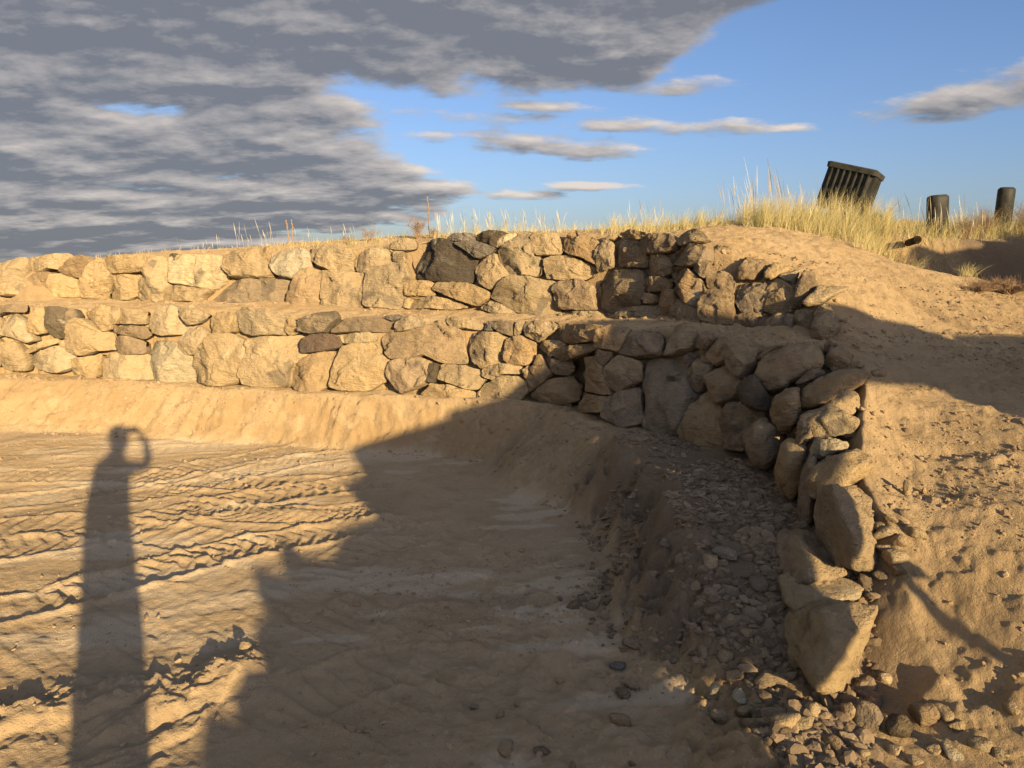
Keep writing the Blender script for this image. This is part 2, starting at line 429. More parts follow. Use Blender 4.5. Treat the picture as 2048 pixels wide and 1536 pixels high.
def floor_relief(x, y):
    z = np.zeros_like(x)
    for t in TRACKS: z += track(x, y, *t)
    wx, wy = fbm2(x, y, 1.2, 2, .5, 40) * .5, fbm2(x, y, 1.2, 2, .5, 41) * .5
    left = smooth(x, 0.4, -0.6) * smooth(y, 2.6, 3.2)
    # scraped ripples lying across the line of sight
    r = fbm2((x + wx) * 1.5 + y * .4, (y + wy) * 6.5 - x * 1.6, 1.0, 4, .5, 50)
    z += left * np.clip(r + .08, 0, 1) * .009 * smooth(fbm2(x, y, .7, 2, .5, 52), -.25, .2)
    # smooth blade passes in the foreground, with fine parallel scratches
    fg = smooth(y, 4.0, 3.2) * smooth(x, .4, -.3)
    sc = fbm2((x * .6 + y * .8) * 22, (x * .8 - y * .6) * 2.0, 1.0, 3, .5, 55)
    z += fg * sc * .010
    # spoil ridge across the near left and the clawed ground behind it
    rp = at_z(np.array([-250, 0, 120, 190, 330, 430, 500, 545, 600]), np.array([1440, 1388, 1362, 1345, 1345, 1315, 1288, 1305, 1380]), 0.06)[:, :2]
    d, pos = to_curve(x, y, rp)
    dd = -d + fbm2(x, y, 5, 3, .5, 60) * .05
    ends = smooth(len(rp) - 1 - pos, 0, 1.2)
    ridge = np.where(dd < 0, np.exp(-(dd / .055) ** 2), np.exp(-(dd / .20) ** 2)) * ends
    near = np.where(d < 0, 1.0, 0.0) * smooth(x, .3, -.6) * smooth(d, 0, -.12) * ends
    cl = fbm2((x * .75 + y * .66) * 3.0, (y * .75 - x * .66) * 8.0, 1.0, 4, .55, 62)
    z += ridge * .026 * (0.8 + fbm2(x, y, 4, 3, .5, 61)) + near * (.012 + np.clip(cl, -.25, .5) * .06)
    z += ridge * fbm2(x, y, 22, 3, .6, 63) * .03
    # low heap beside the shadow edge
    h = at_z(np.array([575]), np.array([1035]), 0)[0]
    z += .035 * np.exp(-(((x - h[0]) / .22) ** 2 + ((y - h[1]) / .10) ** 2))
    z += fbm2(x, y, .45, 2, .5, 70) * .05 + fbm2(x, y, 2.5, 3, .5, 71) * .016 + fbm2(x, y, 14, 3, .55, 72) * .006
    rough = smooth(x, -.9, .2) * smooth(y, 4.6, 3.0)
    z += rough * (fbm2(x, y, 5, 4, .6, 73) * .035 + np.clip(fbm2(x, y, 26, 2, .5, 74) - .1, 0, 1) * .025)
    return z

def height(x, y, parts=False):
    x = np.asarray(x, float); y = np.asarray(y, float)
    r = np.hypot(x, y)
    wob = fbm2(x, y, 1.6, 3, .5, 3) * .10
    d1, s1 = to_curve(x, y, C1)
    dt, _ = to_curve(x, y, T1)
    zb, wb, wt_ = (table(s1, C1A[:, i]) for i in range(3))
    dist = -d1
    right = smooth(s1, 8, 12) * smooth(21, 0, 1) if False else smooth(s1, 8.0, 12.0) * smooth(-s1, -20.0, -18.5)
    dd = dist + wob * (0.6 + right * 1.6) + right * fbm2(x, y, 4.5, 3, .55, 8) * .09
    t = np.clip((dd - wb) / np.maximum(wt_ - wb, .05), 0, 1)
    prof = 1 - (t * .6 + smooth(t, 0, 1) * .4)
    face = np.clip(t * 4, 0, 1) * np.clip((1 - t) * 5, 0, 1)
    zf = zb * prof
    groove = fbm2(s1 * 9 + wob * 6, dist * 1.2, 1.0, 3, .6, 15)
    zf = zf + face * (groove * .012 * (1 - right) + fbm2(x, y, 9, 4, .65, 18) * .034 * (1 - right) + np.clip(fbm2(s1 * 14, dist * .6, 1.0, 2, .5, 19) - .16, 0, 1) * -.10 * (1 - right) + fbm2(x, y, 24, 3, .6, 16) * .03)
    zf = zf + face * (fbm2(x, y, 4, 4, .55, 11) * .05 + right * (fbm2(x, y, 11, 4, .6, 12) * .10 + np.clip(fbm2(x, y, 5.5, 3, .5, 17), -.1, .5) * .15))
    bench = (t <= 0) * 1.0
    zf = zf + bench * (fbm2(x, y, 5, 4, .5, 13) * .03 - right * .02 * 0)
    floor_w = smooth(t, .75, 1.0)
    fr = np.zeros_like(x); k = (floor_w > 0) & (r < 12) & (y > .8)
    if k.any(): fr[k] = floor_relief(x[k], y[k])
    zf = zf + floor_w * fr
    # the terrace and right-hand bank
    zl = LOW(x, y)
    zu = UPP(x, y)
    d2, s2 = to_curve(x, y, C2)
    dt2, _ = to_curve(x, y, T2)
    back = 0.20
    e2 = d2 - back * .8
    f2 = dt2 - back * .5
    w2 = np.where(e2 <= 0, 0, np.where(f2 >= 0, 1, e2 / np.maximum(e2 - f2, 1e-4)))
    endx = smooth(s2, len(C2) - 1.02, len(C2) - 3.0)
    beyond = smooth(x, C2[-1][0] + .0, C2[-1][0] + .7)
    w2 = w2 * (1 - beyond) + smooth(d2, -.5, .9) * beyond
    zt = zl * (1 - w2) + zu * w2
    far = smooth(r, 10.5, 16)
    zt = zt * (1 - far) + (1.35 + fbm2(x, y, .05, 2, .5, 90) * .4) * far
    # right bank relief: crumbly strips left by the tracks, bucket scars, the hollow at the end of the wall
    rb = smooth(x, .9, 1.7) * (r < 12)
    st = fbm2(x * 1.1 - y * .2, y * 7 + x * 1.2, 1.0, 4, .55, 80)
    zt = zt + rb * (fbm2(x, y, 1.1, 3, .5, 81) * .06 + st * .006 + fbm2(x * 1.4 - y * .3, y * 15 + x * 2.0, 1.0, 3, .55, 85) * .012 + np.clip(fbm2(x, y, 16, 4, .6, 82), -.2, .6) * .020 * (0.5 + 1.5 * np.clip(st + .35, 0, 1)))
    zt = zt + (1 - rb) * (fbm2(x, y, 1.3, 3, .5, 83) * .03 + fbm2(x, y, 9, 3, .55, 84) * .018)
    def dent(px, py, Y, sx, sy, dep, rot=0.0):
        c = at_y(np.array([px]), np.array([py]), Y)[0]
        u, v = x - c[0], y - c[1]
        u, v = u * math.cos(rot) + v * math.sin(rot), -u * math.sin(rot) + v * math.cos(rot)
        return -dep * np.exp(-((u / sx) ** 2 + (v / sy) ** 2))
    zt = zt + dent(1860, 600, 5.75, .06, .30, .06, .5) + dent(1880, 900, 3.62, .22, .05, .03, -.1) + dent(1790, 1130, 2.9, .18, .12, .05)
    zt = zt + dent(1800, 650, 5.25, .30, .22, .05)
    # ditch behind the bank on the far right
    c = at_y(np.array([2010]), np.array([525]), 7.3)[0]
    u, v = x - c[0], y - c[1]
    zt = zt - .50 * np.exp(-(((u - .25) / 1.25) ** 6 + ((v - .05 + u * .08) / .62) ** 8)) * (1 + fbm2(x, y, 6, 3, .55, 87) * .35)
    # unseen heap added out to the right, shaped so its shadow fills the ditch
    hu, hs = .35 + (x - 7.75) * .89 + (y - 3.4) * .457, -(x - 7.75) * .457 + (y - 3.4) * .89
    zt = zt + 1.85 * np.exp(-((hu / 1.45) ** 6 + (hs / .9) ** 2)) * (1 + fbm2(x, y, 2, 3, .5, 88) * .15)
    # wall backing: earth face between the base line and the top line
    bk = back * (.12 + .88 * smooth(-s1, -15.0, -12.5)) * smooth(-s1, -20.5, -18.5)
    e1 = d1 - bk
    f1 = dt - bk * .4
    w1 = np.where(e1 <= 0, 0, np.where(f1 >= 0, 1, e1 / np.maximum(e1 - f1, 1e-4)))
    z = zf * (1 - w1) + zt * w1
    # the hollow where the wall stops
    hol = -0.17 * np.exp(-(((x - 1.50) / .25) ** 2 + ((y - 2.55) / .22) ** 2))
    z = z + hol
    z = z + fbm2(x, y, 45, 2, .5, 95) * .003 * (r < 8)
    if parts:
        pale = (.22 + .78 * smooth(fbm2(x * 1.0 + y * .2, y * 2.6 - x * .5, .9, 4, .6, 100), .15, .4)) * floor_w * (x < 1)
        sk = fbm2(x * 1.6 + y * .5, y * 9 - x * 1.5, 1.0, 4, .6, 101)
        for px_, py_, sx_, sy_ in ((1070, 1010, .40, .55), (1130, 1150, .25, .5), (905, 922, .45, .16), (1080, 1230, .3, .4), (640, 1270, .3, .2), (430, 890, .6, .12), (1000, 1500, .25, .12)):
            q_ = at_z(np.array([px_]), np.array([py_]), 0.0)[0]
            pale = np.maximum(pale, smooth(sk + .9 * np.exp(-(((x - q_[0]) / sx_) ** 2 + ((y - q_[1]) / sy_) ** 2)), .55, .95) * 1.25 * floor_w)
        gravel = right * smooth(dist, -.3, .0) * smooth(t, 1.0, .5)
        gravel = np.maximum(gravel, np.exp(-((u / 1.5) ** 4 + ((v - .35) / .8) ** 4)) * smooth(fbm2(x, y, 2, 3, .5, 89), -.3, .1))  # the soil in and behind the ditch is coloured darker too
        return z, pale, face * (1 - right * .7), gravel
    return z

def build_ground():
    half = math.radians(39)
    th = np.r_[np.linspace(-half, half, 520)]
    rest = np.linspace(half, 2 * math.pi - half, 62)[1:-1]
    th = np.r_[th, rest]
    r1 = np.geomspace(.05, 1.9, 26)[:-1]
    r2 = np.geomspace(1.9, 5.5, 290)[:-1]
    r3 = np.geomspace(5.5, 10.5, 190)[:-1]
    r4 = np.geomspace(10.5, 400, 70)
    rr = np.r_[r1, r2, r3, r4]
    R, T = np.meshgrid(rr, th, indexing='ij')
    X, Y = R * np.sin(T), R * np.cos(T)
    z, pale, face, gravel = height(X.ravel(), Y.ravel(), True)
    nr, nt_ = R.shape
    V_ = np.c_[X.ravel(), Y.ravel(), z]
    i, j = np.meshgrid(np.arange(nr - 1), np.arange(nt_), indexing='ij')
    j2 = (j + 1) % nt_
    f = np.stack([i * nt_ + j, i * nt_ + j2, (i + 1) * nt_ + j2, (i + 1) * nt_ + j], -1).reshape(-1, 4)[:, ::-1]
    o = mesh_np("ground", V_, f, SOIL)
    for nm, a in (('pale', pale), ('bank', face), ('dark_soil', gravel)):
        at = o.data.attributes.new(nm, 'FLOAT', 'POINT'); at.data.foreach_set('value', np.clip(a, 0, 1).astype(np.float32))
    tag(o, "sandy excavated ground with pit floor, cut banks, terrace and track marks", None, None, 'structure')
    return o
ground = build_ground()

# ------------------------------------------------------------------ dry-stone retaining walls
UPPER_STONES = [
    ("t", "0 524 23 516 51 514 52 542 38 562 25 570 0 570"),
    ("t", "-41 529 -10 524 -1 531 -1 572 -15 592 -41 592"),
    ("t", "51 514 86 510 130 505 146 515 119 539 94 536 66 543 51 539"),
    ("b", "119 540 146 516 163 510 188 516 178 531 168 557 150 554 132 548"),
    ("t", "0 571 38 564 55 567 56 590 0 592"),
    ("b", "57 552 76 544 102 544 95 590 57 590 55 572"),
    ("t", "102 549 127 547 152 557 159 582 155 594 99 594 96 582"),
    ("t", "178 529 196 516 207 521 211 534 223 547 216 577 211 599 159 594 166 562"),
    ("t", "207 524 216 511 254 511 284 510 295 526 282 544 229 547 218 536"),
    ("t", "277 514 312 510 317 516 292 529 276 530"),
    ("t", "223 549 244 548 282 552 269 572 267 590 254 599 216 599 220 572"),
    ("t", "292 534 310 514 330 514 340 547 338 572 328 587 326 603 282 601 268 592 268 572"),
    ("p", "342 514 353 510 447 511 449 542 442 562 422 575 381 570 343 567 342 552"),
    ("m", "335 506 354 507 343 542 338 529"),
    ("t", "328 577 356 572 396 577 424 578 404 592 401 604 328 603"),
    ("t", "448 514 474 502 521 495 524 514 542 528 550 544 537 554 512 556 463 554 451 539"),
    ("r", "524 493 545 491 555 503 546 516 540 526 522 526 522 514"),
    ("p", "547 516 563 510 603 501 618 503 623 534 603 539 585 557 557 552 549 539"),
    ("t", "626 491 667 493 679 501 707 503 702 524 705 539 669 542 641 534 623 521"),
    ("t", "705 514 720 503 740 497 781 497 785 524 761 529 730 544 710 539 703 526"),
    ("t", "786 502 808 502 808 524 787 523"),
    ("t", "761 491 781 483 816 476 832 483 829 496 804 501 766 495"),
    ("q", "410 597 438 575 466 559 502 559 552 559 585 561 575 585 563 610 514 610 451 609 405 608"),
    ("r", "568 605 578 582 601 547 621 536 644 542 639 572 639 611 598 615 568 615"),
    ("t", "646 544 679 542 730 544 730 567 725 587 730 616 644 615 643 582"),
    ("t", "733 547 756 534 789 526 811 528 819 554 806 564 809 595 804 616 733 616 730 582"),
    ("d", "814 501 833 483 863 477 886 476 907 486 937 506 947 521 942 542 937 562 902 562 863 561 830 554 818 532"),
    ("g", "909 468 946 466 946 482 909 483 896 478"),
    ("d", "949 468 978 459 998 459 1018 468 1013 483 988 493 968 483 952 478"),
    ("p", "996 471 1034 464 1018 485 990 493"),
    ("g", "909 486 952 482 978 491 990 496 978 509 952 516 937 504"),
    ("t", "993 499 1016 485 1046 460 1077 468 1064 481 1069 504 1082 516 1079 544 1074 552 1051 548 1021 553 1006 537 996 516"),
    ("t", "1062 478 1069 469 1115 466 1125 504 1115 509 1077 511 1067 504"),
    ("r", "1126 478 1148 458 1166 466 1189 476 1199 488 1189 529 1166 516 1143 511 1128 501"),
    ("t", "1087 519 1105 513 1138 511 1166 524 1189 534 1181 549 1161 558 1130 560 1092 556 1087 537"),
    ("t", "947 532 963 519 988 506 993 521 1018 552 1003 562 983 572 975 577 957 565 947 547"),
    ("t", "808 567 815 561 863 562 867 590 813 593"),
    ("t", "867 580 876 565 937 567 952 572 975 582 975 595 952 612 922 603 886 587"),
    ("t", "805 615 810 595 863 593 902 599 932 613 902 620"),
    ("t", "978 593 993 572 1026 552 1069 557 1115 565 1100 587 1112 608 1120 620 1115 633 1041 628 1023 618 1003 605"),
    ("r", "1109 577 1120 565 1161 560 1186 572 1187 603 1191 619 1163 620 1125 619 1111 600"),
    ("q", "1189 562 1216 539 1277 537 1290 572 1285 590 1277 613 1247 618 1232 627 1206 626 1191 608 1187 585"),
    ("t", "1196 496 1216 481 1229 488 1227 532 1206 542 1194 544 1192 514"),
    ("r", "1227 488 1237 477 1272 478 1282 496 1290 514 1288 532 1257 534 1232 530 1225 509"),
    ("t", "1204 478 1227 466 1237 471 1224 478 1206 482"),
    ("t", "1236 468 1257 458 1295 466 1293 473 1275 480 1247 474"),
    ("t", "1117 626 1191 622 1216 627 1206 638 1120 637"),
    ("t", "1227 636 1252 619 1282 615 1318 608 1323 641 1272 646"),
    ("t", "955 615 978 600 1003 608 1029 624 993 629"),
    ("b", "1280 483 1303 471 1344 468 1356 483 1344 500 1321 508 1294 508"),
    ("t", "1353 483 1382 455 1403 462 1414 477 1385 486 1362 493"),
    ("r", "1290 521 1303 509 1326 509 1341 530 1338 547 1318 555 1294 559 1290 541"),
    ("b", "1343 506 1359 494 1385 486 1414 494 1414 518 1400 530 1368 535 1344 527"),
    ("b", "1385 538 1403 527 1423 527 1414 547 1403 555"),
    ("r", "1338 538 1353 531 1379 538 1397 559 1406 582 1403 606 1397 616 1373 603 1353 576"),
    ("r", "1411 559 1420 538 1455 540 1470 562 1464 582 1432 579 1414 571"),
    ("r", "1290 571 1297 559 1318 555 1344 559 1341 576 1321 582 1297 587"),
    ("t", "1290 597 1297 587 1309 590 1312 603 1297 609"),
    ("r", "1324 600 1332 582 1353 579 1356 600 1338 635 1324 629"),
    ("r", "1341 635 1356 598 1373 606 1397 620 1397 650 1347 650"),
    ("b", "1398 618 1406 588 1423 582 1467 585 1469 618 1464 650 1429 651 1400 641"),
    ("b", "1469 579 1479 562 1526 562 1535 576 1529 606 1517 623 1482 623 1470 606"),
    ("r", "1521 615 1535 576 1549 553 1564 559 1587 576 1587 606 1573 620 1546 623"),
    ("b", "1463 653 1467 629 1496 623 1537 625 1517 632 1511 660 1467 657"),
    ("b", "1514 660 1517 632 1587 626 1587 667 1549 667"),
    ("b", "1587 666 1590 620 1628 620 1619 669 1596 669"),
]
LOWER_STONES = [
    ("g", "-38 615 -10 610 -3 615 -3 633 -38 638"),
    ("t", "-38 641 -3 633 -1 669 -15 676 -38 674"),
    ("t", "-38 679 -3 676 0 732 -38 732"),
    ("b", "0 613 25 608 55 610 53 625 13 625 0 630"),
    ("t", "0 656 13 630 33 628 51 641 61 666 70 680 58 686 25 674 0 670"),
    ("t", "61 648 76 623 88 615 91 643 94 666 79 669 63 663"),
    ("m", "86 613 112 613 145 618 155 633 140 651 135 676 112 676 94 666 91 641"),
    ("t", "140 651 157 636 173 641 198 661 223 666 231 699 193 702 165 712 137 699 135 676"),
    ("t", "168 628 198 608 218 613 220 638 223 658 208 662 188 646"),
    ("t", "221 618 234 615 237 633 232 648 221 648"),
    ("t", "234 641 244 623 267 620 289 623 288 648 262 648 237 647"),
    ("t", "292 641 315 615 338 608 358 623 381 653 371 666 328 671 302 666 291 651"),
    ("t", "361 620 396 618 422 630 404 646 381 651"),
    ("b", "222 656 256 651 289 653 302 669 289 679 262 671 229 666"),
    ("b", "229 674 254 671 287 684 289 707 254 709 236 704 226 684"),
    ("t", "419 638 429 623 472 623 472 663 444 666 419 665"),
    ("t", "358 689 368 669 391 651 409 656 420 674 404 696 391 709 371 710 361 696"),
    ("t", "0 684 28 684 51 709 55 724 51 742 15 740 0 735"),
    ("t", "48 702 76 686 109 676 117 684 84 696 53 708"),
    ("t", "117 684 135 679 135 696 122 690"),
    ("t", "61 724 71 709 102 694 122 691 145 712 145 732 122 745 102 745 66 737"),
    ("t", "145 717 183 712 203 709 201 722 196 755 163 755 145 742"),
    ("t", "198 727 213 709 244 704 287 709 295 740 295 759 254 760 203 756 198 742"),
    ("p", "292 684 317 681 356 686 366 709 381 714 386 740 383 762 353 765 300 762 292 724"),
    ("t", "385 714 406 699 432 671 472 669 493 684 494 709 480 740 477 760 442 773 416 769 389 762 387 740"),
    ("t", "476 623 491 616 522 618 557 628 578 630 568 651 565 669 542 667 509 672 479 663"),
    ("t", "565 648 583 630 601 636 598 663 578 671 570 663"),
    ("m", "601 641 629 628 674 623 679 636 664 651 654 666 621 669 601 663"),
    ("b", "664 661 679 648 695 636 753 630 786 643 783 661 717 663 667 666"),
    ("g", "763 632 801 629 796 639 781 641"),
    ("t", "789 656 791 643 816 633 837 632 847 643 872 648 842 656 811 663 791 663"),
    ("n", "603 691 616 674 636 670 672 669 682 684 683 694 644 703 608 707"),
    ("p", "679 670 740 665 753 671 750 683 705 688 684 685"),
    ("t", "499 684 522 676 603 671 601 694 608 709 578 740 575 770 537 775 489 770 481 750 494 714"),
    ("q", "575 752 588 732 611 714 644 704 677 702 667 732 656 770 629 785 603 784 580 773"),
    ("t", "659 773 669 732 684 694 717 686 750 685 761 709 776 722 766 760 730 780 679 780"),
    ("r", "773 740 783 722 837 714 860 722 857 752 847 770 801 785 791 778 773 752"),
    ("d", "861 727 877 727 875 755 869 766 855 764"),
    ("t", "875 641 886 636 891 651 876 650"),
    ("t", "889 638 902 633 952 638 973 651 957 659 917 656 899 651"),
    ("g", "968 661 975 643 993 641 985 661"),
    ("b", "985 651 1001 641 1031 643 1034 659 1026 673 998 664"),
    ("t", "1034 643 1050 641 1040 666 1030 673"),
    ("t", "1041 653 1054 642 1095 641 1117 648 1110 659 1095 671 1077 684 1054 671"),
    ("r", "1110 669 1128 651 1168 647 1206 651 1196 679 1176 684 1138 688 1115 679"),
    ("t", "1074 692 1087 681 1115 681 1131 689 1115 707 1102 713 1082 703"),
    ("r", "1111 712 1135 694 1183 686 1189 699 1158 714 1130 723"),
    ("r", "756 671 775 659 841 657 871 646 922 659 927 697 932 725 881 725 846 709 825 717 780 717 767 699"),
    ("t", "935 674 942 664 1001 666 1011 676 1008 727 983 730 963 736 942 722 935 704"),
    ("r", "1013 679 1044 671 1054 679 1072 686 1069 717 1054 731 1021 730 1011 719"),
    ("t", "964 740 978 731 1003 728 1044 732 1044 747 1003 749 985 760 965 752"),
    ("t", "1046 740 1054 732 1065 733 1054 758 1048 752"),
    ("t", "876 758 884 727 927 732 963 740 970 758 952 778 932 778 902 768"),
    ("t", "838 786 866 768 902 770 950 783 950 796 863 798"),
    ("t", "952 786 965 768 998 755 1034 752 1051 765 1056 783 1041 798 1003 806 968 801"),
    ("r", "1051 768 1069 735 1079 707 1095 735 1105 747 1087 768 1062 782"),
    ("b", "1082 709 1105 717 1140 722 1147 735 1138 751 1105 746 1092 730"),
    ("r", "1153 727 1161 717 1189 712 1204 737 1206 768 1211 788 1194 788 1158 775 1154 750"),
    ("b", "1191 714 1199 700 1222 704 1216 719 1204 732"),
    ("r", "1059 786 1092 763 1138 752 1153 773 1150 803 1120 811 1067 798"),
    ("r", "1156 783 1191 791 1204 793 1201 824 1173 826 1153 819"),
    ("r", "1187 694 1198 661 1221 650 1259 656 1253 679 1237 705 1209 697"),
    ("b", "1239 708 1256 670 1280 661 1318 664 1326 679 1321 711 1277 717"),
    ("t", "1324 711 1326 682 1356 656 1379 647 1397 656 1382 694 1365 702"),
    ("b", "1388 694 1397 679 1423 661 1429 673 1406 700"),
    ("r", "1203 752 1215 729 1239 711 1283 726 1283 761 1236 785 1212 770"),
    ("b", "1202 834 1203 793 1239 785 1281 776 1288 846 1250 858"),
    ("h", "1284 726 1297 717 1362 714 1370 726 1368 755 1382 787 1368 834 1356 867 1303 867 1288 834 1283 776"),
    ("b", "1369 741 1385 714 1409 705 1417 726 1409 761 1388 782 1373 776"),
    ("b", "1370 711 1385 705 1385 713 1372 735"),
    ("r", "1409 711 1417 691 1444 670 1458 676 1450 705 1447 717 1423 729"),
    ("r", "1450 714 1461 688 1488 676 1517 697 1511 723 1482 758 1461 741"),
    ("r", "1410 755 1423 735 1447 720 1479 761 1473 790 1432 808 1417 782"),
    ("r", "1357 869 1379 808 1409 764 1432 808 1435 869 1429 890 1356 887"),
    ("b", "1438 823 1458 802 1479 799 1526 826 1511 846 1491 864 1479 896 1435 893"),
]
RETURN_STONES = [
    ("b", 5.85, 0.4, 0.4, "1472 541 1491 515 1532 521 1543 533 1526 559 1496 560 1473 559"),
    ("t", 5.72, 0.5, 0.4, "1527 544 1549 525 1587 535 1570 547 1543 559 1529 559"),
    ("t", 6.12, 0.5, 0.4, "1414 503 1426 490 1461 494 1491 509 1473 527 1452 538 1438 540 1417 521"),
    ("t", 5.66, 0.4, 0.3, "1555 550 1590 541 1602 538 1590 571 1570 565"),
    ("b", 5.42, 0.2, 0.4, "1581 615 1593 568 1608 541 1628 547 1637 568 1614 594 1602 615 1587 620"),
    ("t", 5.28, 0.8, 0.4, "1605 603 1637 571 1672 576 1702 574 1666 594 1637 612 1608 615"),
    ("r", 5.02, 0.4, 0.5, "1619 667 1631 620 1655 606 1672 626 1687 647 1678 661 1655 679 1619 679"),
    ("r", 4.5, 0.5, 0.6, "1511 749 1526 717 1576 691 1637 688 1649 711 1643 735 1602 744 1570 773 1546 793 1526 785"),
    ("r", 4.75, 0.6, 0.4, "1511 717 1537 694 1564 688 1576 694 1537 711 1517 723"),
    ("r", 4.5, 0.4, 0.5, "1646 723 1661 694 1675 686 1707 711 1696 741 1663 749 1652 741"),
    ("b", 4.3, 0.5, 0.5, "1590 767 1614 744 1640 735 1652 746 1625 761 1596 771"),
    ("r", 4.1, 0.7, 0.5, "1599 782 1637 758 1678 741 1722 738 1745 749 1722 773 1678 782 1643 799 1631 817 1602 823"),
    ("r", 4.08, 0.2, 0.6, "1540 826 1552 790 1573 779 1599 776 1599 820 1593 852 1576 872 1555 864"),
    ("t", 3.98, 0.6, 0.5, "1631 823 1649 790 1675 770 1716 787 1722 814 1704 834 1655 826"),
    ("t", 3.8, 0.7, 0.5, "1599 831 1655 808 1702 831 1719 840 1707 869 1619 875 1605 864"),
    ("r", 4.6, 0.3, 0.5, "1649 688 1661 676 1675 685 1661 694 1649 708"),
    ("m", 4.4, 0.2, 0.6, "1473 776 1488 755 1511 749 1526 782 1543 805 1537 826 1499 817 1476 802"),
    ("r", 4.15, 0.2, 0.6, "1488 871 1507 845 1530 836 1550 858 1573 875 1553 901 1543 937 1507 933 1491 904"),
    ("r", 3.72, 0.1, 0.8, "1551 937 1563 888 1589 871 1612 891 1615 943 1599 976 1595 1002 1582 1011 1566 995 1553 969"),
    ("b", 3.5, 0.2, 0.6, "1597 989 1602 943 1621 904 1634 911 1625 943 1615 963 1612 989 1621 1008 1625 1057 1602 1057 1595 1024"),
    ("r", 3.72, 0.2, 0.6, "1595 845 1604 832 1618 845 1625 878 1608 901 1589 897"),
    ("p", 3.6, 0.5, 0.5, "1621 897 1634 871 1693 884 1698 897 1661 911 1634 924"),
    ("t", 3.36, 0.8, 0.5, "1612 963 1621 937 1661 911 1713 896 1745 911 1748 930 1739 953 1687 966 1634 979 1625 1002 1613 995"),
]


def poly(s):
    a = np.array([float(v) for v in s.split()]); return a.reshape(-1, 2)

def ring(P, n, it=1):
    """rounded outline resampled to n points"""
    for _ in range(it):
        Q = np.roll(P, -1, 0)
        P = np.stack([P * .91 + Q * .09, P * .09 + Q * .91], 1).reshape(-1, 2)
    Q = np.r_[P, P[:1]]
    s = np.r_[0, np.cumsum(np.linalg.norm(np.diff(Q, axis=0), axis=1))]
    t = np.linspace(0, s[-1], n + 1)[:-1]
    return np.c_[np.interp(t, s, Q[:, 0]), np.interp(t, s, Q[:, 1])]

def col_surface(tab):
    px = np.array([t[0] for t in tab], float)
    yb = np.array([t[1] for t in tab], float); yt = np.array([t[3] for t in tab], float)
    Yb = np.array([at_z(t[0], t[1], t[2])[1] for t in tab]); Yt = np.array([t[4] for t in tab])
    def f(p):
        a, b, c, d = (np.interp(p[:, 0], px, q) for q in (yb, yt, Yb, Yt))
        w = np.clip((a - p[:, 1]) / (a - b), -.35, 1.25)
        return c + (d - c) * w
    return f
LOW_F, UP_F = col_surface(LW), col_surface([(a, b, c, d, e) for a, b, c, d, e in UW])

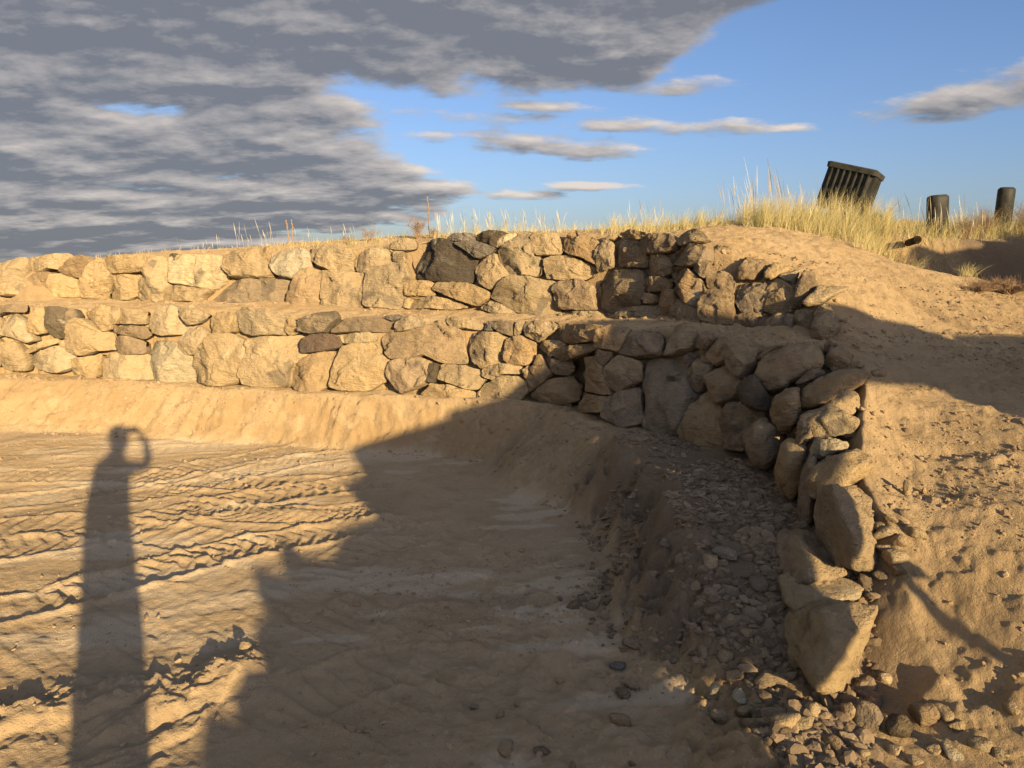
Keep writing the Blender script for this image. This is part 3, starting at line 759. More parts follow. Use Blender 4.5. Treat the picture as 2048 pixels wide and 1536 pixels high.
def face_stone(name, P, surf, seed, tone, parent):
    rng = np.random.default_rng(seed)
    N = 84
    R = ring(P, N, 1)
    c2 = R.mean(0)
    ang = np.arange(N) * 2 * math.pi / N
    rough_e = vnoise2(np.cos(ang) * 7 + seed, np.sin(ang) * 7, seed) * .035 + vnoise2(np.cos(ang) * 16 + seed, np.sin(ang) * 16, seed + 1) * .02
    R = c2 + (R - c2) * (1.03 + rough_e)[:, None]
    O = at_y(R[:, 0], R[:, 1], surf(R))
    c = O.mean(0)
    # plane of the stone's face
    Uv, S, Vt = np.linalg.svd(O - c)
    n = Vt[2]
    if n @ (EYE - c) < 0: n = -n
    up = np.array([0, 0, 1.0]); u = np.cross(up, n); u /= np.linalg.norm(u); v = np.cross(n, u)
    L = np.c_[(O - c) @ u, (O - c) @ v]
    w0 = (O - c) @ n
    size = math.sqrt(max(1e-4, 0.5 * abs(np.sum(L[:, 0] * np.roll(L[:, 1], -1) - L[:, 1] * np.roll(L[:, 0], -1))) / math.pi))
    B = size * rng.uniform(.28, .44)
    push = rng.uniform(-.015, .05)
    # broken faces: a few planes meeting in ridges
    planes = [(B * rng.uniform(.5, .7), rng.uniform(-.16, .16), rng.uniform(-.22, .04))]
    k = rng.integers(3, 6); a0 = rng.uniform(0, 6.28)
    for i in range(k):
        a = a0 + i * 6.28 / k + rng.uniform(-.5, .5); sl = rng.uniform(.12, .7)
        planes.append((B * rng.uniform(.62, 1.15), -sl * math.cos(a), -sl * math.sin(a)))
    ts = np.array([1.0, .99, .975, .955, .925, .885, .835, .775, .71, .64, .565, .49, .41, .33, .25, .16, .08])
    rows = []
    for t in ts:
        q = L * t
        e = B * 1.15 * (1 - t ** 11.0) ** .5
        hs = np.stack([np.broadcast_to(e, (N,))] + [np.full(N, p[0]) + p[1] * q[:, 0] + p[2] * q[:, 1] for p in planes])
        kk = 45 / size
        h = -np.log(np.exp(-kk * (hs - hs.min(0))).sum(0)) / kk + hs.min(0)
        rows.append(np.c_[q, h + w0 * t])
    back = [(1.0, -.35), (.94, -.75), (.75, -1.05), (.4, -1.15)]
    dep = max(size, .10)
    rows_b = [np.c_[L * t, np.full(N, b * dep) + w0] for t, b in back]
    allr = rows_b[::-1] + rows
    Q = np.concatenate(allr)
    Q = np.r_[Q, [[0, 0, -1.15 * dep]], [[0, 0, rows[-1][:, 2].mean()]]]
    W = c + Q[:, :1] * u + Q[:, 1:2] * v + (Q[:, 2:] + push) * n
    # chipped faces: each patch of the surface is a small plane of its own
    K = 34
    site = rng.normal(size=(K, 3)) * size * .75; tn = rng.normal(size=(K, 3)) * .11; to = rng.uniform(-.035, .035, K) * size
    dd_ = ((Q[:, None, :] - site[None]) ** 2).sum(2); ii = dd_.argmin(1)
    chip = to[ii] + ((Q - site[ii]) * tn[ii]).sum(1)
    W = W + n * np.clip(chip, -.09 * size, .09 * size)[:, None]
    # weathering
    nz = fbm3(W + seed * 3.1, 5.0, 3, .5, seed) * size * .07 + fbm3(W, 18.0, 4, .6, seed + 1) * .018
    rad = (W - c); rad /= np.linalg.norm(rad, axis=1)[:, None] + 1e-6
    W = W + (rad * .4 + n * .6) * nz[:, None]
    m = len(allr)
    i, j = np.meshgrid(np.arange(m - 1), np.arange(N), indexing='ij')
    f = np.stack([i * N + j, i * N + (j + 1) % N, (i + 1) * N + (j + 1) % N, (i + 1) * N + j], -1).reshape(-1, 4)
    j = np.arange(N); j2 = (j + 1) % N
    bc, fc = m * N, m * N + 1
    cap1 = np.stack([j2, j, np.full(N, bc)], -1); cap2 = np.stack([(m - 1) * N + j, (m - 1) * N + j2, np.full(N, fc)], -1)
    tri = np.concatenate([f[:, [0, 1, 2]], f[:, [0, 2, 3]], cap1, cap2])
    # image rows run downward, so flip to face outwards when needed
    a, b, d = W[tri[-1, 0]], W[tri[-1, 1]], W[tri[-1, 2]]
    if np.cross(b - a, d - a) @ n < 0: tri = tri[:, ::-1]
    o = mesh_np(name, W - c, tri, STONE, parent)
    o.location = c
    set_tone(o, tone, rng)
    return o

def set_tone(o, tone, rng):
    r, g, b, a = TONES[tone]
    k = rng.uniform(.84, 1.14); h = rng.uniform(-.05, .06)
    o.color = (r * k * (1 + h), g * k, b * k * (1 - h * 2), min(1, max(0, a + rng.uniform(-.12, .12))))

def ico(sub):
    import bmesh
    bm = bmesh.new(); bmesh.ops.create_icosphere(bm, subdivisions=sub, radius=1)
    v = np.array([p.co[:] for p in bm.verts]); f = np.array([[q.index for q in p.verts] for p in bm.faces]); bm.free()
    return v, f
ICO = {k: ico(k) for k in (1, 2, 3, 5)}

def hull_planes(P):
    c = P.mean(0); Q = P - c; out = []
    from itertools import combinations
    for a, b, d in combinations(range(len(Q)), 3):
        n = np.cross(Q[b] - Q[a], Q[d] - Q[a]); l = np.linalg.norm(n)
        if l < 1e-9: continue
        n /= l; k = n @ Q[a]
        if k < 0: n, k = -n, -k
        if (Q @ n - k).max() < 1e-6: out.append((*n, max(k, 1e-4)))
    out = np.array(out)
    return c, out[np.unique(np.round(out, 4), axis=0, return_index=True)[1]]

def planed_rock(planes, sub=5, p=30.0):
    d, f = ICO[sub]
    r = (np.maximum(d @ planes[:, :3].T, 0) / planes[:, 3]) ** 1.0
    R = r.max(1)
    rr = R * (((r / R[:, None]) ** p).sum(1)) ** (1 / p)
    return d / rr[:, None], f

def solid_stone(name, P3, tone, seed, parent, rough=.02, p=30.0, sub=5, cuts=16):
    """a boulder given by its corner points"""
    rng = np.random.default_rng(seed)
    c, pl = hull_planes(P3)
    ex = rng.normal(size=(cuts, 3)); ex /= np.linalg.norm(ex, axis=1)[:, None]
    sup = ((P3 - c) @ ex.T).max(0) * rng.uniform(.76, .95, cuts)
    v, f = planed_rock(np.r_[pl, np.c_[ex, sup]], sub, p)
    size = np.linalg.norm(v, axis=1).mean()
    n = v / np.linalg.norm(v, axis=1)[:, None]
    w = v + c
    v = v + n * (fbm3(w + seed, 6.0, 4, .5, seed) * size * .05 + fbm3(w, 30.0, 3, .6, seed + 1) * rough * .6)[:, None]
    K = 44; site = rng.normal(size=(K, 3)); site *= (size / np.linalg.norm(site, axis=1))[:, None]; tn = rng.normal(size=(K, 3)) * .16; to = rng.uniform(-.03, .03, K) * size
    ii = ((v[:, None, :] - site[None]) ** 2).sum(2).argmin(1)
    v = v + n * np.clip(to[ii] + ((v - site[ii]) * tn[ii]).sum(1), -.06 * size, .06 * size)[:, None]
    o = mesh_np(name, v, f, STONE, parent); o.location = c
    set_tone(o, tone, rng)
    return o

def return_stone(name, tone, Y0, tilt, bul, P, seed, parent, yaw=0.0):
    c = P.mean(0); size = math.sqrt(np.ptp(P[:, 0]) * np.ptp(P[:, 1])) / FPX * Y0
    hh = np.ptp(P[:, 1]) / 2
    hw = np.ptp(P[:, 0]) / 2
    def Yof(q, off): return Y0 + off * size + tilt * size * (c[1] - q[:, 1]) / hh * .5 - yaw * size * np.clip((q[:, 0] - c[0]) / hw, -1, .25)
    front = c + (P - c) * .62
    rng = np.random.default_rng(seed)
    front = front[rng.permutation(len(front))[:max(3, len(front) // 2)]]
    front = front + rng.uniform(-.10, .10, front.shape) * np.ptp(P, axis=0)
    backp = c + (P - c) * .97
    P3 = np.concatenate([at_y(P[:, 0], P[:, 1], Yof(P, 0.0)), at_y(front[:, 0], front[:, 1], Yof(front, -bul * .55)), at_y(backp[:, 0], backp[:, 1], Yof(backp, 1.15))])
    return solid_stone(name, P3, tone, seed, parent, .016, 70.0)

base_u, base_l = UWP[7], LWP[7]
upper_wall = tag(empty("retaining_wall", tuple(base_u)), "upper tier of the dry-stacked boulder retaining wall, above the dirt ledge", "stone wall", "boulder retaining walls", "thing")
lower_wall = tag(empty("retaining_wall", tuple(base_l)), "lower tier of the dry-stacked boulder retaining wall, curving round the pit to the near right", "stone wall", "boulder retaining walls", "thing")
bpy.context.view_layer.update()

def child(o, par):
    o.parent = par; o.matrix_parent_inverse = par.matrix_world.inverted(); return o

sd = 100
for t, s in UPPER_STONES:
    sd += 1; child(face_stone("stone", poly(s), UP_F, sd, t, None), upper_wall)
for t, s in LOWER_STONES:
    sd += 1; child(face_stone("stone", poly(s), LOW_F, sd, t, None), lower_wall)
for i, (t, Y, ti, bu, s) in enumerate(RETURN_STONES):
    sd += 1; child(return_stone("stone", t, Y, ti, bu, poly(s), sd, None, .1 if i < 7 else .4), upper_wall if i < 7 else lower_wall)

def corner(*pts): return np.array([at_y(a, b, c) for a, b, c in pts])
# the last boulders of the lower wall, nearest the viewer, corner by corner (photo column, row, distance)
S = lambda *a: child(solid_stone("stone", *a, 5, 2), lower_wall)
S(corner((1628, 1030, 3.30), (1634, 980, 3.34), (1661, 971, 3.06), (1739, 972, 3.45), (1753, 982, 3.42), (1752, 998, 3.30), (1712, 1077, 2.82), (1752, 1100, 3.0), (1758, 1132, 3.0), (1745, 1148, 2.95),
         (1706, 1147, 2.84), (1672, 1130, 3.02), (1641, 1115, 3.28), (1632, 1074, 3.30), (1672, 1014, 2.98), (1700, 1000, 3.6), (1700, 1110, 3.3), (1650, 1080, 3.4)), 'q', 901, None, .014, 110.0)
S(corner((1543, 1160, 3.25), (1552, 1070, 3.35), (1565, 1058, 3.4), (1630, 1055, 3.4), (1640, 1110, 3.1), (1690, 1140, 3.05), (1736, 1148, 3.1), (1620, 1165, 2.86), (1575, 1180, 2.95), (1615, 1120, 2.98), (1600, 1075, 3.15), (1650, 1120, 3.4), (1600, 1100, 3.5)), 'r', 902, None, .012, 30.0)
S(corner((1556, 1163, 3.0), (1563, 1145, 3.05), (1602, 1134, 3.08), (1637, 1145, 3.05), (1690, 1160, 3.0), (1735, 1165, 3.0), (1720, 1195, 2.85), (1640, 1205, 2.72), (1585, 1225, 2.78), (1560, 1200, 2.95), (1640, 1210, 3.0), (1620, 1240, 2.95)), 't', 903, None, .012, 40.0)
S(corner((1559, 1255, 2.86), (1566, 1222, 2.92), (1600, 1208, 2.88), (1652, 1200, 2.76), (1705, 1200, 2.78), (1768, 1208, 2.80), (1763, 1240, 2.70), (1739, 1290, 2.62), (1713, 1362, 2.52), (1690, 1381, 2.48), (1644, 1396, 2.42),
         (1620, 1386, 2.48), (1591, 1350, 2.62), (1564, 1316, 2.76), (1556, 1285, 2.84), (1640, 1214, 2.60), (1668, 1285, 2.42), (1628, 1345, 2.42), (1700, 1330, 3.0), (1640, 1300, 3.1)), 't', 904, None, .012, 110.0)

# ------------------------------------------------------------------ loose stones, gravel and clods
def rock_shape(rng, sub, flat=1.0, jag=1.0):
    k = rng.integers(9, 15)
    n = rng.normal(size=(k, 3)); n /= np.linalg.norm(n, axis=1)[:, None]
    n = np.r_[n, np.eye(3), -np.eye(3)]
    off = np.r_[rng.uniform(.55, .95, k), rng.uniform(.85, 1.1, 6)]
    v, f = planed_rock(np.c_[n, off], sub, 22.0 if sub < 2 else 70.0)
    v = v + v * (fbm3(v + rng.uniform(0, 99), 1.6, 2, .5, 5) * .22 * jag)[:, None]
    return v * np.array([1.0, rng.uniform(.62, .9), rng.uniform(.45, .75) * flat]), f

def rand_rot(rng, n, tilt):
    a = rng.uniform(0, 2 * math.pi, n); b = rng.normal(0, tilt, n); c = rng.normal(0, tilt, n)
    ca, sa, cb, sb, cc, sc = np.cos(a), np.sin(a), np.cos(b), np.sin(b), np.cos(c), np.sin(c)
    Rz = np.zeros((n, 3, 3)); Rx = np.zeros((n, 3, 3)); Ry = np.zeros((n, 3, 3))
    Rz[:, 0, 0], Rz[:, 0, 1], Rz[:, 1, 0], Rz[:, 1, 1], Rz[:, 2, 2] = ca, -sa, sa, ca, 1
    Rx[:, 0, 0], Rx[:, 1, 1], Rx[:, 1, 2], Rx[:, 2, 1], Rx[:, 2, 2] = 1, cb, -sb, sb, cb
    Ry[:, 0, 0], Ry[:, 0, 2], Ry[:, 1, 1], Ry[:, 2, 0], Ry[:, 2, 2] = cc, sc, 1, -sc, cc
    return Rx @ Ry @ Rz

def scatter(name, xy, size, mat, rng, sub=1, flat=1.0, tilt=.35, bury=.25, label=None, ntemp=10, shades=True, zoff=None):
    """many small stones as one uncountable mass"""
    T = [rock_shape(rng, sub, flat) for _ in range(ntemp)]
    z = height(xy[:, 0], xy[:, 1])
    if zoff is not None: z = z + zoff
    n = len(xy); M = rand_rot(rng, n, tilt)
    which = rng.integers(0, ntemp, n)
    nv = len(T[0][0]); f0 = T[0][1]
    Vt = np.stack([t[0] for t in T])[which]
    W = np.einsum('nij,nkj->nki', M, Vt) * size[:, None, None]
    W = W + np.c_[xy, z + size * (.45 * flat - bury)][:, None, :]
    F = (f0[None] + (np.arange(n) * nv)[:, None, None]).reshape(-1, 3)
    o = mesh_np(name, W.reshape(-1, 3), F, mat, None, False)
    a = o.data.attributes.new('shade', 'FLOAT', 'POINT')
    a.data.foreach_set('value', np.repeat(rng.uniform(0, 1, n), nv).astype(np.float32))
    return tag(o, label, None, None, 'stuff')

def shaded_material(name, lo, mid, hi, rough=.92):
    m, nt, b = new_mat(name, rough)
    s = attr(nt, 'shade')
    c = mixc(nt, sstep(nt, s, 0.0, 0.5), lo, mid); c = mixc(nt, sstep(nt, s, 0.6, 1.0), c, hi)
    p = geo_pos(nt)
    c = mixc(nt, sstep(nt, noise(nt, p, 45.0, 4, .6), .45, .75) * .55, c, DUST)
    nt.links.new(c.s, b.inputs['Base Color'])
    bump(nt, b, noise(nt, p, 160.0, 4, .6), .6, .006)
    return m
GRAVEL = shaded_material("gravel_stone", (.15, .112, .072), (.26, .19, .12), (.36, .265, .165))
CLOD = shaded_material("soil_clod", (.34, .235, .135), (.40, .285, .17), (.48, .36, .225))

rng = np.random.default_rng(7)
def pix_to_ground(px, py, z0=0.3, it=12):
    p = at_z(np.asarray(px, float), np.asarray(py, float), z0)
    lo = np.full(p.shape[0], 1.2); hi = np.full(p.shape[0], 12.0)
    Y = np.linspace(1.5, 11, 380)
    best = np.full(p.shape[0], np.nan)
    for k, (a, b) in enumerate(zip(np.asarray(px, float), np.asarray(py, float))):
        d = ray(a, b); q = EYE + d * (Y / d[1])[:, None]
        below = q[:, 2] < height(q[:, 0], q[:, 1])
        i = np.argmax(below)
        best[k] = Y[i] if below.any() else np.nan
    return at_y(np.asarray(px, float), np.asarray(py, float), best)

# gravel spread on the bench and slope at the foot of the right-hand wall
N = 34000
x = rng.uniform(-.1, 1.75, N); y = 2.1 + 3.6 * rng.uniform(0, 1, N) ** 1.3
d1, s1 = to_curve(x, y, C1)
wb, wt_ = table(s1, C1A[:, 1]), table(s1, C1A[:, 2])
t = (-d1 - wb) / np.maximum(wt_ - wb, .05)
den = np.where(d1 > .06, 0, np.where(t < 0.1, 1.0, np.where(t < 1.0, .5, .10 * np.exp(-(t - 1) * 3))))
cl = fbm2(x, y, 3.2, 3, .5, 21)
den = den * smooth(s1, 9.5, 12.0) * np.clip(.55 + cl * 2.2, .03, 1) * np.where(t > .1, np.clip(.25 + fbm2(x, y, 2.0, 2, .5, 22) * 4, 0, 1.3), 1)
k = rng.uniform(0, 1, N) < den * .95
xy = np.c_[x, y][k]
size = np.clip(rng.lognormal(math.log(.0155), .48, len(xy)), .006, .042) * np.where(xy[:, 1] > 3.6, .9, 1.15)
far = xy[:, 1] > 3.55
scatter("gravel", xy[~far], size[~far], GRAVEL, rng, 2, .85, .4, .26, "grey brown gravel and cobbles spread along the foot of the right-hand wall")
scatter("stone_chips", xy[far], size[far] * 1.15, GRAVEL, rng, 1, .42, .3, .14, "flat slaty stone chips on the bench below the curved wall")

k2 = rng.uniform(0, 1, N) < den * .9
j = rng.normal(0, .03, (k2.sum(), 2))
xy = np.c_[x, y][k2] + j
scatter("grit", xy, np.clip(rng.lognormal(math.log(.006), .4, len(xy)), .003, .012), GRAVEL, rng, 1, .8, .5, .2, "fine stone grit between the cobbles along the foot of the wall")

# crumbs of dry soil: right bank, floor, ledge, top of the cut bank
def crumbs(name, box, n, s0, sig, seedn, label, freq=2.2, lim=(.004, .03), bias=0.0, cond=None, yexp=1.0):
    x = rng.uniform(box[0], box[1], n); y = box[2] + (box[3] - box[2]) * rng.uniform(0, 1, n) ** yexp
    w = np.clip(.35 + bias + fbm2(x, y * 1.8, freq, 3, .55, seedn) * 2.2, 0.02, 1)
    if cond is not None: w = w * cond(x, y)
    k = rng.uniform(0, 1, n) < w
    xy = np.c_[x, y][k]
    s = np.clip(rng.lognormal(math.log(s0), sig, len(xy)), *lim)
    return scatter(name, xy, s, CLOD, rng, 1, .9, .5, .18, label)
def behind1(x, y):
    d, _ = to_curve(x, y, T1); return smooth(d, .0, .08)
crumbs("soil_clods", (1.2, 4.2, 2.1, 6.3), 19000, .0064, .55, 301, "dry crumbled soil clods strewn over the right-hand bank", cond=behind1, yexp=1.5)
crumbs("soil_clods", (-1.3, .75, 2.15, 4.2), 5200, .0055, .55, 302, "small crumbs of soil and pebbles on the shaded pit floor", cond=lambda x, y: smooth(x, -1.2, .2) * .8 + .12)
crumbs("soil_clods", (-4.5, -.4, 2.2, 7.0), 4200, .006, .5, 303, "small crumbs of soil on the sunlit pit floor", bias=-.15)
def along_base(x, y):
    d, s = to_curve(x, y, C1); return np.exp(-((d + .16) / .10) ** 2) * (s < 9.5)
def on_ledge(x, y):
    d, _ = to_curve(x, y, T1); d2, _ = to_curve(x, y, C2); return (d > .0) * (d2 < .02) * (x < 2.3)
def at_toe(x, y):
    d, s = to_curve(x, y, C1); return np.exp(-((-d - table(s, C1A[:, 2])) / .07) ** 2) * (s < 10)
crumbs("soil_clods", (-6, 1.2, 5.2, 8.4), 9000, .013, .5, 304, "clods of soil lying along the foot of the lower wall", cond=along_base, lim=(.006, .045), bias=.1)
crumbs("soil_clods", (-6, 2.2, 4.5, 9.3), 8000, .011, .5, 305, "clods of soil scattered on the dirt ledge between the walls", cond=on_ledge, lim=(.006, .04))
def on_bank(x, y):
    d, s = to_curve(x, y, C1); return (d < -.1) * (-d < table(s, C1A[:, 2])) * (s < 10) * .8
crumbs("soil_clods", (-5.5, .9, 4.6, 8.0), 15000, .009, .6, 307, "small clods caught on the sunlit cut bank", cond=on_bank, lim=(.004, .03))
crumbs("soil_clods", (-5.5, .6, 4.2, 7.6), 7000, .011, .5, 306, "clods of soil at the toe of the cut bank", cond=at_toe, lim=(.005, .035))

# loose rocks one can point at: photo column, row, width in photo pixels, flatness
LOOSE = {
    ("in the rubble beside the split boulder on the bank", "rubble beside the split boulder"):
        [(1772, 1076, 52, .8, 't'), (1803, 1092, 42, .8, 'r'), (1790, 1118, 49, .9, 't'), (1761, 1056, 34, .8, 't'), (1815, 1030, 39, .6, 't'), (1780, 1040, 31, .8, 't'), (1768, 1110, 31, .8, 'r'), (1800, 1140, 36, .8, 'b'),
         (1766, 1150, 31, .7, 'b'), (1822, 1066, 31, .8, 'r'), (1838, 1080, 29, .8, 't'), (1748, 1078, 23, .8, 't')],
    ("in the hollow at the near end of the lower wall", "rocks in the hollow at the wall end"):
        [(1742, 1456, 66, 1.2, 'b'), (1697, 1436, 38, 1.6, 'r'), (1675, 1490, 56, .6, 'b'), (1800, 1466, 66, .7, 'd'), (1850, 1446, 58, .9, 'b'), (1892, 1430, 34, .8, 't'), (1628, 1430, 42, .9, 't'), (1604, 1448, 46, 1.0, 't'),
         (1574, 1446, 48, 1.0, 't'), (1645, 1440, 24, 1.0, 'r'), (1740, 1400, 26, .9, 't'), (1708, 1420, 24, .7, 'r'), (1772, 1372, 22, 1.0, 't'), (1915, 1462, 30, .8, 't')],
    ("on the lit strip along the bottom right edge", "rocks along the near edge"):
        [(1965, 1500, 38, .9, 't'), (1905, 1515, 34, .8, 'p'), (1872, 1500, 28, .8, 't'), (2022, 1436, 32, .8, 't'), (1792, 1508, 28, .8, 't'), (1730, 1512, 30, .7, 't'), (2000, 1522, 30, .8, 't'), (1830, 1526, 26, .8, 't')],
    ("of the sunlit pair on gravel before the nearest boulder", "lit rocks on the gravel"): [(1426, 1388, 34, 1.5, 'p'), (1480, 1392, 36, .8, 'p')],
    ("of the larger cobbles on the shaded gravel bench", "cobbles on the gravel bench"):
        [(1458, 1104, 58, .6, 'h'), (1424, 1126, 46, .8, 't'), (1446, 1150, 28, .7, 'r'), (1460, 1180, 42, .7, 'h'), (1515, 1165, 46, .8, 'b'), (1510, 1232, 48, .7, 'b'), (1500, 1268, 42, .7, 'r'), (1462, 1248, 32, .8, 't'),
         (1505, 1330, 40, .7, 'b'), (1535, 1368, 44, .8, 'b'), (1470, 1370, 36, .9, 'r'), (1530, 1300, 34, .7, 'b'), (1420, 1230, 30, .7, 'b'), (1490, 1205, 30, .7, 'h'), (1450, 1310, 36, .7, 'b'), (1440, 1440, 40, .8, 'r'), (1490, 1425, 34, .8, 't')],
    ("low on the shaded gravelly slope by the floor", "cobbles on the gravelly slope"):
        [(1244, 1146, 30, .8, 'h'), (1262, 1240, 30, .8, 'b'), (1268, 1290, 40, .8, 'b'), (1236, 1332, 38, .6, 'g'), (1262, 1372, 34, .7, 'b'), (1246, 1390, 30, .8, 'b'), (1240, 1440, 36, .9, 'b'), (1290, 1196, 26, .8, 'b'), (1330, 1090, 26, .8, 'b')],
    ("lying on the shaded near part of the floor", "rocks on the shaded floor"):
        [(1012, 1500, 44, .4, 't'), (1086, 1500, 34, .6, 'b'), (1120, 1368, 20, .6, 't'), (1035, 1410, 20, .5, 'r'), (950, 1420, 18, .6, 't'), (1000, 1428, 22, .6, 'r'), (735, 1460, 18, .6, 't'), (1090, 1272, 16, .6, 't')],
    ("rock standing on the crest of the spoil ridge, throwing a shadow", None): [(490, 1292, 24, .9, 't')],
    ("on the bank edge just behind the wall top", "rocks behind the wall top"):
        [(1722, 735, 16, .8, 't'), (1758, 750, 28, .7, 't'), (1725, 820, 14, .8, 't'), (1748, 830, 16, .8, 't'), (1705, 870, 30, .7, 't'), (1815, 985, 30, 1.4, 't'), (1848, 988, 16, 1.2, 't')],
}
ORD = 'first second third fourth fifth sixth seventh eighth ninth tenth eleventh twelfth thirteenth fourteenth fifteenth sixteenth seventeenth eighteenth'.split()
TMED = []
for i in range(14):
    v, f = rock_shape(np.random.default_rng(500 + i), 3, 1.0, .8); TMED.append((v, f))
rock_mesh = []
for i, (v, f) in enumerate(TMED):
    me_o = mesh_np("loose_rock", v, f, STONE); rock_mesh.append(me_o.data); bpy.data.objects.remove(me_o, do_unlink=True)
allp = [(k, r) for k, L in LOOSE.items() for r in L]
G = pix_to_ground([r[0] for _, r in allp], [r[1] + r[2] * .3 for _, r in allp])
for i, ((k, r), g) in enumerate(zip(allp, G)):
    if np.isnan(g).any(): continue
    w = r[2] / FPX * np.linalg.norm(g - EYE) * .52
    o = add_obj("loose_rock", rock_mesh[i % len(rock_mesh)])
    zz = float(height(np.array([g[0]]), np.array([g[1]]))[0])
    rr = np.random.default_rng(900 + i)
    fl = r[3]
    if fl > 1.1: o.rotation_euler = (rr.uniform(-.2, .2), math.pi / 2 + rr.uniform(-.25, .25), rr.uniform(0, 6.28)); o.scale = (w * fl * .8, w * .9, w * .9); lift = w * fl * .45
    else: o.rotation_euler = (rr.uniform(-.3, .3), rr.uniform(-.3, .3), rr.uniform(0, 6.28)); o.scale = (w, w, w * 1.25 * fl); lift = w * fl * .42
    o.location = (g[0], g[1] + w * .3, zz + lift)
    set_tone(o, r[4], rr)
    row = sorted(LOOSE[k], key=lambda q: q[0]); n_ = row.index(r)
    tag(o, k[0] if len(row) == 1 else "%s rock from the left %s" % (ORD[n_], k[0]), "rock", k[1])

# ------------------------------------------------------------------ dry grass and weeds on the crest
def leaf_material(name, lo, hi, trans=0.25):
    m, nt, b = new_mat(name, .8)
    s = attr(nt, 'shade')
    c = mixc(nt, s, lo, hi)
    nt.links.new(c.s, b.inputs['Base Color'])
    tr = nt.nodes.new('ShaderNodeBsdfTranslucent'); nt.links.new(c.s, tr.inputs[0])
    mx = nt.nodes.new('ShaderNodeMixShader'); mx.inputs[0].default_value = trans
    out = nt.nodes['Material Output']
    nt.links.new(b.outputs[0], mx.inputs[1]); nt.links.new(tr.outputs[0], mx.inputs[2]); nt.links.new(mx.outputs[0], out.inputs[0])
    return m
STRAW = leaf_material("straw", (.58, .47, .20), (.76, .68, .38))
GREEN = leaf_material("olive_grass", (.26, .26, .09), (.48, .44, .18))
TWIG = leaf_material("dry_twig", (.30, .19, .11), (.46, .32, .19), .05)
SEED = leaf_material("pale_seed_head", (.66, .58, .40), (.80, .74, .58), .35)

def blades(name, base, hgt, width, lean, mat, rng, wind=(.25, .1), seeds=False, label=None, kind='stuff', parent=None, curl=.5):
    """grass blades: tapering bent ribbons; base (n,3)"""
    n = len(base)
    a = rng.uniform(0, 2 * math.pi, n); L = np.abs(rng.normal(0, lean, n))
    dirx, diry = np.cos(a) * L + wind[0] * rng.uniform(.2, 1.2, n), np.sin(a) * L + wind[1]
    f = rng.uniform(0, 2 * math.pi, n)
    sx, sy = np.cos(f) , np.sin(f)
    K = 5
    vs = []
    for k in range(K):
        t = k / (K - 1)
        c = base + np.c_[dirx * hgt * t ** (1 + curl), diry * hgt * t ** (1 + curl), hgt * t * (1 - .12 * L * t)]
        w = width * (1 - t * .85)
        if seeds: w = width * (.35 if k < 3 else (1.5 if k == 3 else .3))
        vs += [c + np.c_[sx * w, sy * w, w * 0], c - np.c_[sx * w, sy * w, w * 0]]
    Vv = np.stack(vs, 1).reshape(-1, 3)
    q = np.array([[2 * k, 2 * k + 1, 2 * k + 3, 2 * k + 2] for k in range(K - 1)])
    F = (q[None] + (np.arange(n) * 2 * K)[:, None, None]).reshape(-1, 4)
    o = mesh_np(name, Vv, F, mat, parent)
    s = o.data.attributes.new('shade', 'FLOAT', 'POINT'); s.data.foreach_set('value', np.repeat(rng.uniform(0, 1, n), 2 * K).astype(np.float32))
    if kind: tag(o, label, None, None, kind)
    return o

def crest(pxs, Ys, n, rng, spread=.5, clump=0):
    """points on the crest under the photo columns pxs, at distances Ys"""
    px = rng.uniform(pxs[0], pxs[1], n) if not clump else np.clip(rng.normal(rng.choice(np.linspace(pxs[0], pxs[1], clump), n), (pxs[1] - pxs[0]) / clump * .22), pxs[0], pxs[1])
    Y = rng.uniform(Ys[0], Ys[1], n)
    X = (px - 1024) / FPX * Y * math.cos(PITCH) * 1.01
    return np.c_[X, Y, height(X, Y) - .01]

rng = np.random.default_rng(11)
def grow(name, label, specs, mat, **kw):
    B, Hh, W = [], [], []
    for pxs, Ys, n, h, w, cl in specs:
        b = crest(pxs, Ys, n, rng, clump=cl); B.append(b); Hh.append(h * rng.uniform(.35, 1.2, n)); W.append(np.full(n, w) * rng.uniform(.7, 1.2, n))
    return blades(name, np.concatenate(B), np.concatenate(Hh), np.concatenate(W), kw.pop('lean', .48), mat, rng, label=label, **kw)
grow("dry_grass", "tall straw-coloured dry grass growing on the hump around the tilted bin",
     [((1480, 1760), (7.7, 9.3), 2900, .31, .0022, 9), ((1520, 1720), (7.5, 8.0), 800, .30, .0022, 6), ((1220, 1500), (7.9, 8.8), 1000, .20, .0020, 9), ((1740, 1900), (7.6, 8.8), 900, .22, .0020, 8), ((1880, 2090), (8.35, 9.4), 1300, .24, .0022, 8), ((1700, 1850), (7.0, 7.7), 500, .16, .0026, 7)], STRAW)
grow("matted_grass", "low matted dead grass at the foot of the tall dry grass on the hump",
     [((1480, 1780), (7.5, 8.8), 2600, .15, .0026, 0), ((1740, 1880), (7.4, 9.0), 1000, .13, .0026, 0), ((1870, 2090), (8.25, 9.3), 1500, .13, .0026, 0), ((1230, 1480), (7.8, 8.6), 700, .09, .0024, 0)], STRAW, lean=1.1)
grow("green_grass", "olive green grass among the dry stems on the hump",
     [((1500, 1740), (7.6, 8.6), 1100, .26, .0024, 10), ((1260, 1480), (7.9, 8.5), 260, .16, .0026, 8), ((1740, 1880), (7.8, 9.0), 400, .16, .003, 6), ((1870, 2090), (8.3, 9.3), 500, .18, .003, 8), ((700, 1000), (8.3, 9.0), 120, .12, .003, 6)], GREEN)
